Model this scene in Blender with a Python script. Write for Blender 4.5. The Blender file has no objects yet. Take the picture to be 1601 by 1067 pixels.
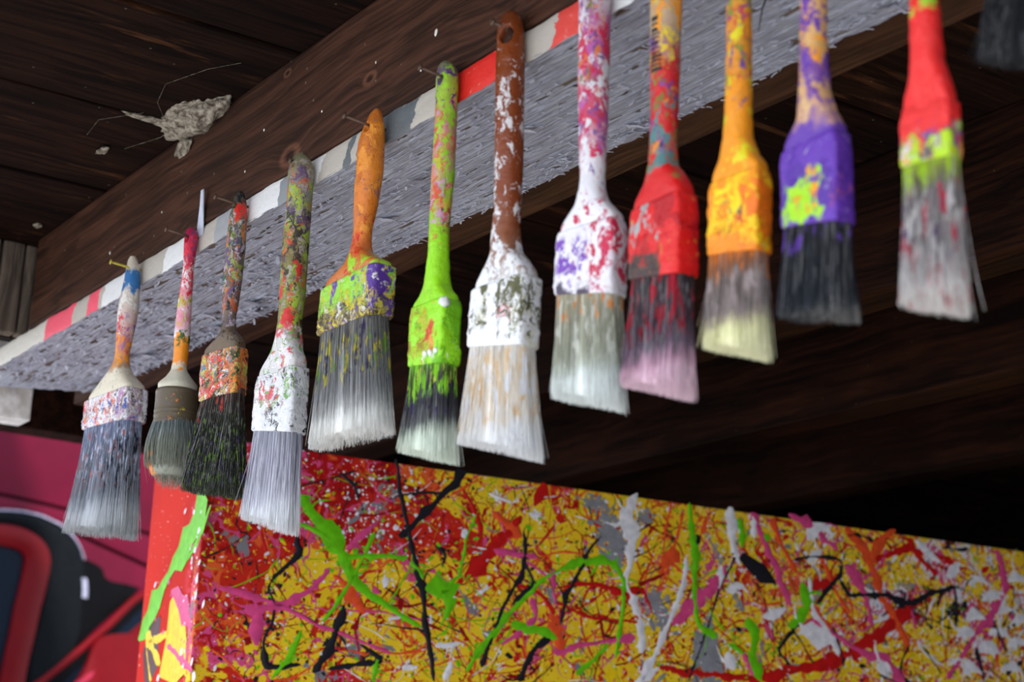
import bpy, bmesh, math, random
import numpy as np
from mathutils import Vector, Matrix
random.seed(7); rng = np.random.default_rng(7)
SC = bpy.context.scene; COL = SC.collection
PI = math.pi

# ------------------------------------------------------------------ camera, sky, exposure
cam_d = bpy.data.cameras.new('camera'); cam = bpy.data.objects.new('camera', cam_d); COL.objects.link(cam)
cam_d.sensor_width = 36.0; cam_d.lens = 60.947; cam_d.clip_start = 0.02; cam_d.clip_end = 200
cam.matrix_world = Matrix(((0.56913, 0.20382, 0.79659, 0.9023), (0.82148, -0.18277, -0.54015, -0.56446),
                           (0.0355, 0.9618, -0.27145, -0.46544), (0, 0, 0, 1)))
cam_d.dof.use_dof = True; cam_d.dof.focus_distance = 1.34; cam_d.dof.aperture_fstop = 9.0
SC.camera = cam

def lin(c):
    return tuple((x/255/12.92) if x/255 <= .04045 else ((x/255+.055)/1.055)**2.4 for x in c) + (1.0,)

world = bpy.data.worlds.new('overcast_sky'); SC.world = world; world.use_nodes = True
wn = world.node_tree.nodes; wl = world.node_tree.links; wn.clear()
wo = wn.new('ShaderNodeOutputWorld'); wb = wn.new('ShaderNodeBackground'); wt = wn.new('ShaderNodeTexCoord')
ws = wn.new('ShaderNodeSeparateXYZ'); wr = wn.new('ShaderNodeValToRGB')
wl.new(wt.outputs['Generated'], ws.inputs[0]); wl.new(ws.outputs['Z'], wr.inputs[0]); wl.new(wr.outputs[0], wb.inputs[0]); wl.new(wb.outputs[0], wo.inputs[0])
wr.color_ramp.elements[0].position = 0.0; wr.color_ramp.elements[0].color = (.90, .95, 1.0, 1)
wr.color_ramp.elements[1].position = 1.0; wr.color_ramp.elements[1].color = (.62, .74, 1.0, 1)
wb.inputs[1].default_value = 1.45
sun_d = bpy.data.lights.new('sun', 'SUN'); sun = bpy.data.objects.new('sun', sun_d); COL.objects.link(sun)
sun_d.energy = 4.2; sun_d.angle = math.radians(1.2); sun_d.color = (1.0, .96, .90)   # stands to the right, kept off the vehicle by an added upper wall: lights the yard, not the brushes
sun.rotation_euler = Vector((-.78, .20, -.56)).to_track_quat('-Z', 'Y').to_euler()
SC.view_settings.view_transform = 'Standard'; SC.view_settings.look = 'None'
SC.view_settings.gamma = 1.0; SC.view_settings.use_curve_mapping = False; SC.view_settings.exposure = 0.74

# ------------------------------------------------------------------ helpers
def link(name, me, mat=None, parent=None, smooth=True):
    o = bpy.data.objects.new(name, me); COL.objects.link(o)
    if mat is not None:
        for m in (mat if isinstance(mat, (list, tuple)) else [mat]): me.materials.append(m)
    if parent is not None: o.parent = parent
    if smooth: me.shade_smooth()
    return o
def pyd(name, v, f):
    me = bpy.data.meshes.new(name)
    me.from_pydata([tuple(map(float, p)) for p in v], [], [tuple(map(int, q)) for q in f]); me.update(); return me
def tag(o, label, cat, group=None):
    o['label'] = label; o['category'] = cat
    if group: o['group'] = group
    return o
def thing(name, loc, label, cat, group=None, rz=0):
    o = bpy.data.objects.new(name, None); COL.objects.link(o); o.location = loc; o.rotation_euler = (0, 0, rz)
    o.empty_display_size = .02
    return tag(o, label, cat, group)
def box_mesh(name, lo, hi, bev=.0015, seg=2, cuts=0, jitter=0):
    bm = bmesh.new(); bmesh.ops.create_cube(bm, size=1)
    for v in bm.verts: v.co = Vector([(lo[i]+hi[i])/2 + v.co[i]*(hi[i]-lo[i]) for i in range(3)])
    if bev: bmesh.ops.bevel(bm, geom=list(bm.edges), offset=bev, segments=seg, affect='EDGES', profile=.6)
    me = bpy.data.meshes.new(name); bm.to_mesh(me); bm.free(); return me
def box(name, lo, hi, mat, parent=None, bev=.0015):
    o = link(name, box_mesh(name, lo, hi, bev), mat, parent, smooth=False); return o
def structure(o): o['kind'] = 'structure'; return o

def hash3(i, j, k, s):
    n = (i*374761393 + j*668265263 + k*1274126177 + s*974634533) & 0xffffffff
    n = ((n ^ (n >> 13))*1274126177) & 0xffffffff
    return ((n ^ (n >> 16)) & 0xffff)/65535.0
def vnoise(P, seed=0):
    P = np.asarray(P, float); i = np.floor(P).astype(np.int64); f = P-i; f = f*f*(3-2*f); r = 0
    for dx in (0, 1):
        for dy in (0, 1):
            for dz in (0, 1):
                w = (f[..., 0] if dx else 1-f[..., 0])*(f[..., 1] if dy else 1-f[..., 1])*(f[..., 2] if dz else 1-f[..., 2])
                r = r + w*hash3(i[..., 0]+dx, i[..., 1]+dy, i[..., 2]+dz, seed)
    return r
def fbm(P, seed=0, octv=3):
    r = 0; a = .5; P = np.asarray(P, float)
    for o in range(octv): r = r + a*(vnoise(P*2**o, seed+o)-.5)*2; a *= .5
    return r

# ------------------------------------------------------------------ node helpers
class NT:
    def __init__(s, name, rough=.6, spec=.4):
        s.m = bpy.data.materials.new(name); s.m.use_nodes = True; s.t = s.m.node_tree; s.n = s.t.nodes; s.l = s.t.links
        s.b = s.n['Principled BSDF']; s.b.inputs['Roughness'].default_value = rough; s.b.inputs['Specular IOR Level'].default_value = spec
        s.P = s.n.new('ShaderNodeTexCoord').outputs['Object']
    def put(s, sock, v):
        if hasattr(v, 'is_linked'): s.l.new(v, sock)
        else: sock.default_value = v
    def math(s, op, a, b=0.0, c=None, clamp=False):
        n = s.n.new('ShaderNodeMath'); n.operation = op; n.use_clamp = clamp; s.put(n.inputs[0], a); s.put(n.inputs[1], b)
        if c is not None: s.put(n.inputs[2], c)
        return n.outputs[0]
    def vmath(s, op, a, b):
        n = s.n.new('ShaderNodeVectorMath'); n.operation = op; s.put(n.inputs[0], a); s.put(n.inputs[1], b); return n.outputs[0]
    def sep(s, v):
        n = s.n.new('ShaderNodeSeparateXYZ'); s.l.new(v, n.inputs[0]); return n.outputs
    def noise(s, v, scale, detail=3, rough=.55, dist=0, off=None, stretch=None):
        if off is not None or stretch is not None:
            mp = s.n.new('ShaderNodeMapping'); s.l.new(v, mp.inputs[0])
            if off is not None: mp.inputs['Location'].default_value = off
            if stretch is not None: mp.inputs['Scale'].default_value = stretch
            v = mp.outputs[0]
        n = s.n.new('ShaderNodeTexNoise'); s.l.new(v, n.inputs['Vector']); n.inputs['Scale'].default_value = scale
        n.inputs['Detail'].default_value = detail; n.inputs['Roughness'].default_value = rough; n.inputs['Distortion'].default_value = dist
        return n.outputs
    def vor(s, v, scale, feat='F1', rnd=1.0):
        n = s.n.new('ShaderNodeTexVoronoi'); s.l.new(v, n.inputs['Vector']); n.inputs['Scale'].default_value = scale; n.feature = feat
        n.inputs['Randomness'].default_value = rnd; return n.outputs
    def rng(s, v, a, b, c=0.0, d=1.0, smooth=True):
        n = s.n.new('ShaderNodeMapRange'); n.interpolation_type = 'SMOOTHSTEP' if smooth else 'LINEAR'
        s.put(n.inputs[0], v); n.inputs[1].default_value = a; n.inputs[2].default_value = b; n.inputs[3].default_value = c; n.inputs[4].default_value = d
        return n.outputs[0]
    def mix(s, f, a, b, mode='MIX'):
        n = s.n.new('ShaderNodeMix'); n.data_type = 'RGBA'; n.blend_type = mode; s.put(n.inputs[0], f); s.put(n.inputs[6], a); s.put(n.inputs[7], b); return n.outputs[2]
    def ramp(s, v, stops, mode='LINEAR'):
        n = s.n.new('ShaderNodeValToRGB'); s.l.new(v, n.inputs[0]); e = n.color_ramp.elements; n.color_ramp.interpolation = mode
        while len(e) < len(stops): e.new(.5)
        for i, (p, c) in enumerate(stops): e[i].position = p; e[i].color = lin(c)
        return n.outputs[0]
    def bump(s, h, strength=.4, dist=.001):
        n = s.n.new('ShaderNodeBump'); s.l.new(h, n.inputs['Height']); n.inputs['Strength'].default_value = strength; n.inputs['Distance'].default_value = dist
        s.l.new(n.outputs[0], s.b.inputs['Normal'])
    def color(s, c): s.put(s.b.inputs['Base Color'], c)
    def rough(s, r): s.put(s.b.inputs['Roughness'], r)

def plain(name, c, rough=.6, spec=.4, metal=0, var=.12, scale=60):
    t = NT(name, rough, spec); n = t.noise(t.P, scale, 3)[0]
    t.color(t.mix(t.rng(n, .3, .7), lin([x*(1-var) for x in c]), lin([min(255, x*(1+var)) for x in c])))
    t.b.inputs['Metallic'].default_value = metal; t.bump(n, .15, .001); return t.m

def wood(name, dark, light, axis=0, fine=220, rough=.7, spec=.25, knots=(), streak=None, bump=.35, speck=.45):
    """planed timber: grain along one axis, optional knots at local points (p, radius)"""
    t = NT(name, rough, spec); v = t.P; ring = None
    st = [fine*.30]*3; st[axis] = 3.0
    warp = t.noise(v, 5, 2)[1]; w = t.vmath('ADD', v, t.vmath('MULTIPLY', t.vmath('SUBTRACT', warp, (.5, .5, .5)), (.03, .03, .03)))
    for (p, r) in knots:
        d = t.vmath('SUBTRACT', v, p); sc = [1, 1, 1]; sc[axis] = .55
        d = t.vmath('MULTIPLY', d, tuple(sc)); ln = t.n.new('ShaderNodeVectorMath'); ln.operation = 'LENGTH'; t.l.new(d, ln.inputs[0])
        k = t.rng(ln.outputs['Value'], r*.5, r*3.2, 1, 0)
        ring = (ln.outputs['Value'], k, r) if ring is None else ring + (ln.outputs['Value'], k, r)
        push = t.math('MULTIPLY', k, r*.9); cmb = t.n.new('ShaderNodeCombineXYZ'); t.l.new(push, cmb.inputs[(axis+2) % 3]); w = t.vmath('ADD', w, cmb.outputs[0])
    g1 = t.noise(w, 1, 4, .6, stretch=tuple(st))[0]
    st2 = [fine*1.2]*3; st2[axis] = 9.0; g2 = t.noise(w, 1, 3, .6, stretch=tuple(st2))[0]
    big = t.noise(v, 7, 3)[0]
    f = t.math('ADD', t.math('MULTIPLY', g1, .55), t.math('MULTIPLY', g2, .45)); f = t.rng(f, .36, .66)
    c = t.mix(f, lin(dark), lin(light)); c = t.mix(t.rng(big, .35, .7), c, t.mix(.45, c, lin(dark)))
    if streak:
        s3 = [14]*3; s3[axis] = 2.2; sn = t.noise(v, 1, 5, .65, stretch=tuple(x*3 for x in s3), off=(3, 1, 7))[0]; c = t.mix(t.math('MULTIPLY', t.rng(sn, .56, .74), .75), c, lin(streak))
    if ring:
        for i in range(0, len(ring), 3):
            ln, k, r = ring[i:i+3]
            rr = t.math('SINE', t.math('MULTIPLY', ln, 2*PI/(r*.32)))
            c = t.mix(t.math('MULTIPLY', k, t.rng(rr, -1, 1, .05, .26)), c, lin([x*.55 for x in dark])); c = t.mix(t.rng(ln, r*.1, r*.8, .55, 0), c, lin([x*.45 for x in dark]))
            c = t.mix(t.math('MULTIPLY', t.rng(t.math('ABSOLUTE', t.math('SUBTRACT', ln, r*.95)), 0, r*.6, 1, 0), .22), c, lin([min(255, x*1.9+15) for x in light]))
    sp = t.vor(v, 46)[0]; c = t.mix(t.rng(sp, .03, .065, speck, 0), c, lin((150, 140, 125)))
    t.color(c); t.bump(f, bump, .0012); return t.m

def loft(name, rings, N=48, capt=True, capb=True, amp=0, freq=300, seed=0):
    """rings: (cx, cy, z, width, thick, exponent, slant) -> closed mesh, rounded-rectangle sections"""
    th = np.arange(N)/N*2*PI; V = []
    for (x, y, z, w, t, p, s) in rings:
        c, q = np.cos(th), np.sin(th); u = np.sign(c)*np.abs(c)**(2/p)*w/2; v = np.sign(q)*np.abs(q)**(2/p)*t/2
        V.append(np.stack([x+u, y+v, z+s*u], 1))
    V = np.array(V)
    if amp:
        cen = np.array([[r[0], r[1], r[2]] for r in rings])[:, None, :]; d = V-cen; d[..., 2] = 0
        L = np.linalg.norm(d, axis=2, keepdims=True)+1e-6; V = V + d/L*(fbm(V*freq, seed, 3)*amp)[..., None]
    R = len(rings); F = []
    for i in range(R-1):
        for j in range(N):
            k = (j+1) % N; F.append((i*N+j, (i+1)*N+j, (i+1)*N+k, i*N+k))
    V = V.reshape(-1, 3); v = list(V)
    if capt:
        v.append(V[:N].mean(0)); c = len(v)-1; F += [(c, j, (j+1) % N) for j in range(N)]
    if capb:
        v.append(V[-N:].mean(0)); c = len(v)-1; b = (R-1)*N; F += [(c, b+(j+1) % N, b+j) for j in range(N)]
    return pyd(name, v, F)
def tube(name, pts, rad, N=8):
    pts = [Vector(p) for p in pts]; V = []; F = []; rad = rad if isinstance(rad, (list, tuple)) else [rad]*len(pts)
    for i, p in enumerate(pts):
        d = (pts[min(i+1, len(pts)-1)]-pts[max(i-1, 0)]).normalized(); a = d.orthogonal().normalized(); b = d.cross(a)
        V += [p+(a*math.cos(2*PI*j/N)+b*math.sin(2*PI*j/N))*rad[i] for j in range(N)]
    for i in range(len(pts)-1):
        for j in range(N): k = (j+1) % N; F.append((i*N+j, i*N+k, (i+1)*N+k, (i+1)*N+j))
    F.append(tuple(range(N))[::-1]); F.append(tuple((len(pts)-1)*N+j for j in range(N)))
    return pyd(name, V, F)
def boolean_cut(o, cutter_me):
    c = bpy.data.objects.new('cutter', cutter_me); COL.objects.link(c); c.parent = o.parent
    m = o.modifiers.new('hole', 'BOOLEAN'); m.object = c; m.operation = 'DIFFERENCE'; m.solver = 'EXACT'
    bpy.context.view_layer.update(); dg = bpy.context.evaluated_depsgraph_get()
    me = bpy.data.meshes.new_from_object(o.evaluated_get(dg)); o.modifiers.clear(); o.data = me
    bpy.data.objects.remove(c); me.shade_smooth()
def auto_smooth(o, ang=35):
    o.data.shade_smooth()
    try: o.data.set_sharp_from_angle(angle=math.radians(ang))
    except Exception: pass

# ---- measured layout data (metres)
BR = {
 1: {'o': (-0.5386, -0.0083, 0.0254), 'psi': 14.3, 'al': 54.6, 'H': [(0.0, 0.0, 0.0057), (0.0009, -0.0039, 0.0091), (0.0028, -0.0118, 0.0125), (0.0036, -0.0272, 0.0159), (0.002, -0.042, 0.0187), (0.0012, -0.0539, 0.0192), (0.0005, -0.0658, 0.0175), (-0.0011, -0.0774, 0.0152), (-0.0019, -0.0892, 0.0135), (-0.0019, -0.0982, 0.014)], 'S': [(-0.0026, -0.104, 0.014, 0.0172), (-0.005, -0.1124, 0.0312, 0.0204)], 'w': 0.0618, 't': 0.0247, 'ft': (-0.0064, -0.1299, 0.1002), 'fb': (-0.0067, -0.1579, 0.035), 'tip': (-0.0132, -0.2555, -0.127), 'wt': 0.0748, 'tt': 0.0316},
 2: {'o': (-0.4157, -0.0064, 0.0203), 'psi': 27.1, 'al': 40.0, 'H': [(0.0, 0.0, 0.0043), (0.0005, -0.0025, 0.0086), (0.0019, -0.0092, 0.0118), (0.0021, -0.0231, 0.0107), (0.0017, -0.0367, 0.0091), (0.0008, -0.0672, 0.0117), (0.0014, -0.0949, 0.0137), (0.0025, -0.1151, 0.0121), (0.0012, -0.126, 0.0129)], 'S': [(0.003, -0.1329, 0.0199, 0.0199), (0.001, -0.1386, 0.0299, 0.0299)], 'w': 0.0325, 't': 0.0325, 'ft': (0.0019, -0.1438, -0.0891), 'fb': (0.0028, -0.1748, -0.0786), 'tip': (0.005, -0.2285, -0.0602), 'wt': 0.0292, 'tt': 0.0292},
 3: {'o': (-0.3191, -0.0077, 0.0252), 'psi': 21.5, 'al': 44.0, 'H': [(0.0, 0.0, 0.0031), (0.0004, -0.0023, 0.0072), (-0.0, -0.0066, 0.0102), (0.0012, -0.0169, 0.0128), (-0.0002, -0.022, 0.0148), (-0.0001, -0.0487, 0.0158), (-0.0013, -0.0744, 0.0157), (-0.0013, -0.0942, 0.0136), (-0.0013, -0.107, 0.0106), (-0.0013, -0.1133, 0.0115)], 'S': [(-0.0003, -0.1188, 0.0123, 0.0125), (0.0013, -0.1245, 0.0259, 0.0135)], 'w': 0.0369, 't': 0.0148, 'ft': (-0.0047, -0.1345, 0.1025), 'fb': (-0.0016, -0.1728, 0.1007), 'tip': (-0.005, -0.2496, -0.1637), 'wt': 0.0456, 'tt': 0.0197},
 4: {'o': (-0.21, -0.0101, 0.0241), 'psi': 12.9, 'al': 50.6, 'H': [(0.0, 0.0, 0.0048), (0.0003, -0.0022, 0.0097), (0.0009, -0.006, 0.0154), (0.0023, -0.0158, 0.0202), (0.003, -0.0432, 0.0193), (0.0019, -0.0795, 0.0204), (0.0027, -0.1152, 0.0198), (0.0017, -0.1323, 0.0183), (0.0023, -0.1398, 0.0197)], 'S': [(0.0021, -0.1486, 0.0197, 0.0191), (0.0004, -0.1571, 0.0254, 0.0184), (-0.0011, -0.1641, 0.0371, 0.0178)], 'w': 0.0423, 't': 0.0169, 'ft': (-0.0037, -0.1723, 0.0773), 'fb': (-0.0042, -0.2175, -0.1829), 'tip': (-0.0077, -0.2863, -0.3091), 'wt': 0.0503, 'tt': 0.0089},
 5: {'o': (-0.0963, -0.0097, 0.0223), 'psi': 5.0, 'al': 56.0, 'H': [(0.0, 0.0, 0.0036), (-0.0011, -0.0021, 0.0077), (-0.0019, -0.0072, 0.0117), (-0.0037, -0.0144, 0.0162), (-0.0055, -0.0245, 0.0196), (-0.0056, -0.0443, 0.0202), (-0.0072, -0.0587, 0.0192), (-0.0086, -0.0731, 0.017), (-0.0102, -0.0865, 0.0138), (-0.0108, -0.0962, 0.0138)], 'S': [(-0.0108, -0.1038, 0.0138, 0.0157), (-0.0081, -0.112, 0.0318, 0.0175)], 'w': 0.0641, 't': 0.02, 'ft': (-0.0128, -0.1231, 0.0922), 'fb': (-0.0144, -0.158, 0.0471), 'tip': (-0.01, -0.2395, -0.0046), 'wt': 0.08, 'tt': 0.0114},
 6: {'o': (-0.0095, -0.008, 0.0279), 'psi': -1.9, 'al': 60.5, 'H': [(0.0, 0.0, 0.0043), (0.001, -0.0022, 0.0094), (0.0021, -0.0064, 0.0137), (0.0032, -0.0141, 0.0157), (0.0035, -0.0313, 0.0153), (0.0039, -0.0574, 0.0154), (0.0034, -0.0851, 0.0159), (0.0025, -0.1067, 0.0146), (0.0021, -0.1198, 0.0137), (0.0027, -0.1358, 0.0145)], 'S': [(0.003, -0.148, 0.0145, 0.0148), (0.0032, -0.1589, 0.0191, 0.0152), (0.0027, -0.1657, 0.031, 0.0155)], 'w': 0.0401, 't': 0.016, 'ft': (0.0026, -0.1709, -0.0355), 'fb': (0.0032, -0.212, -0.2791), 'tip': (0.0015, -0.2714, -0.2793), 'wt': 0.0505, 'tt': 0.0072},
 7: {'o': (0.0683, -0.0088, 0.034), 'psi': 9.9, 'al': 46.4, 'H': [(0.0, 0.0, 0.0053), (0.0001, -0.0014, 0.0093), (0.0003, -0.0041, 0.0134), (0.0001, -0.0125, 0.0174), (0.001, -0.0335, 0.0185), (0.0021, -0.0609, 0.0184), (0.0038, -0.1016, 0.0183), (0.0043, -0.1344, 0.0168), (0.0034, -0.1475, 0.0179)], 'S': [(0.0043, -0.1564, 0.0179, 0.0178), (0.0051, -0.1627, 0.0179, 0.0178), (0.0065, -0.1696, 0.0291, 0.0177)], 'w': 0.044, 't': 0.0176, 'ft': (0.0062, -0.183, 0.0444), 'fb': (0.0044, -0.2228, -0.219), 'tip': (0.0053, -0.2868, -0.28), 'wt': 0.0578, 'tt': 0.0119},
 8: {'o': (0.157, -0.0095, 0.022), 'psi': 14.4, 'al': 39.0, 'H': [(0.0, 0.0, 0.006), (0.0001, -0.0017, 0.0113), (0.0006, -0.0065, 0.0177), (0.0008, -0.0153, 0.019), (0.0009, -0.0409, 0.0187), (0.0012, -0.0662, 0.0185), (0.0019, -0.0908, 0.0173), (0.0022, -0.1154, 0.0157), (0.0026, -0.1277, 0.0142)], 'S': [(0.0026, -0.1351, 0.0142, 0.0147), (0.0032, -0.1434, 0.019, 0.0152)], 'w': 0.0395, 't': 0.0158, 'ft': (0.0031, -0.1585, 0.0634), 'fb': (0.0026, -0.199, -0.14), 'tip': (0.0036, -0.2618, -0.2778), 'wt': 0.0397, 'tt': 0.0095},
 9: {'o': (0.2214, -0.0082, 0.0195), 'psi': -0.5, 'al': 51.2, 'H': [(0.0, 0.0, 0.0047), (0.0, -0.002, 0.0097), (0.0001, -0.0068, 0.0161), (0.0007, -0.0379, 0.018), (0.0006, -0.0739, 0.017), (0.0003, -0.1087, 0.0156), (-0.0001, -0.1251, 0.0154)], 'S': [(-0.0, -0.1366, 0.0154, 0.0156), (0.0021, -0.1464, 0.028, 0.0158)], 'w': 0.04, 't': 0.016, 'ft': (0.0008, -0.1587, 0.0214), 'fb': (0.0009, -0.201, -0.2296), 'tip': (-0.0029, -0.2632, -0.3272), 'wt': 0.0441, 'tt': 0.0073},
 10: {'o': (0.2823, -0.0076, 0.0227), 'psi': 5.5, 'al': 42.6, 'H': [(0.0, 0.0, 0.0047), (-0.0, -0.0019, 0.0101), (-0.0003, -0.0068, 0.0145), (-0.0006, -0.0645, 0.0134), (-0.0008, -0.0985, 0.0135), (-0.0013, -0.1313, 0.0147)], 'S': [(-0.0015, -0.1422, 0.0147, 0.0142), (-0.0008, -0.1534, 0.0222, 0.0136)], 'w': 0.0322, 't': 0.0129, 'ft': (-0.0, -0.1649, 0.0275), 'fb': (-0.0008, -0.2058, -0.2671), 'tip': (-0.0029, -0.2579, -0.3263), 'wt': 0.0328, 'tt': 0.0088},
 11: {'o': (0.3375, -0.0077, 0.0177), 'psi': 2.2, 'al': 43.2, 'H': [(0.0, 0.0, 0.0057), (-0.0, -0.0018, 0.0109), (-0.0001, -0.0073, 0.0147), (-0.0007, -0.0814, 0.0134), (-0.0012, -0.0993, 0.0136), (-0.0012, -0.1175, 0.0146)], 'S': [(-0.001, -0.1311, 0.0146, 0.0144), (0.0005, -0.1448, 0.0207, 0.0141)], 'w': 0.0345, 't': 0.0138, 'ft': (-0.001, -0.1585, 0.0865), 'fb': (-0.0003, -0.2011, -0.2359), 'tip': (-0.0015, -0.2473, -0.2247), 'wt': 0.0374, 'tt': 0.0156},
 12: {'o': (0.4103, -0.0077, 0.0244), 'psi': 5.5, 'al': 36.0, 'H': [(0.0, 0.0, 0.0059), (-0.0001, -0.0021, 0.0106), (-0.0001, -0.0076, 0.0144), (-0.0024, -0.1164, 0.0134), (-0.002, -0.1333, 0.0148)], 'S': [(-0.0017, -0.1471, 0.0148, 0.0134), (-0.0009, -0.1568, 0.0196, 0.012)], 'w': 0.0255, 't': 0.0102, 'ft': (-0.001, -0.1701, -0.0549), 'fb': (-0.0015, -0.1974, -0.0424), 'tip': (-0.0021, -0.2664, -0.3107), 'wt': 0.0253, 'tt': 0.0115},
 13: {'o': (0.4596, -0.0072, 0.0217), 'psi': -9.3, 'al': 47.8, 'H': [(0.0, 0.0, 0.0055), (-0.0001, -0.0026, 0.0099), (-0.0004, -0.0081, 0.0132), (-0.0018, -0.0549, 0.0125)], 'S': [(-0.002, -0.0661, 0.0125, 0.012), (-0.0004, -0.0748, 0.0194, 0.0115)], 'w': 0.0271, 't': 0.0108, 'ft': (0.0007, -0.0888, -0.2165), 'fb': (-0.0001, -0.1164, -0.1848), 'tip': (-0.0016, -0.1641, -0.5317), 'wt': 0.028, 'tt': 0.0099},
}
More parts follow.
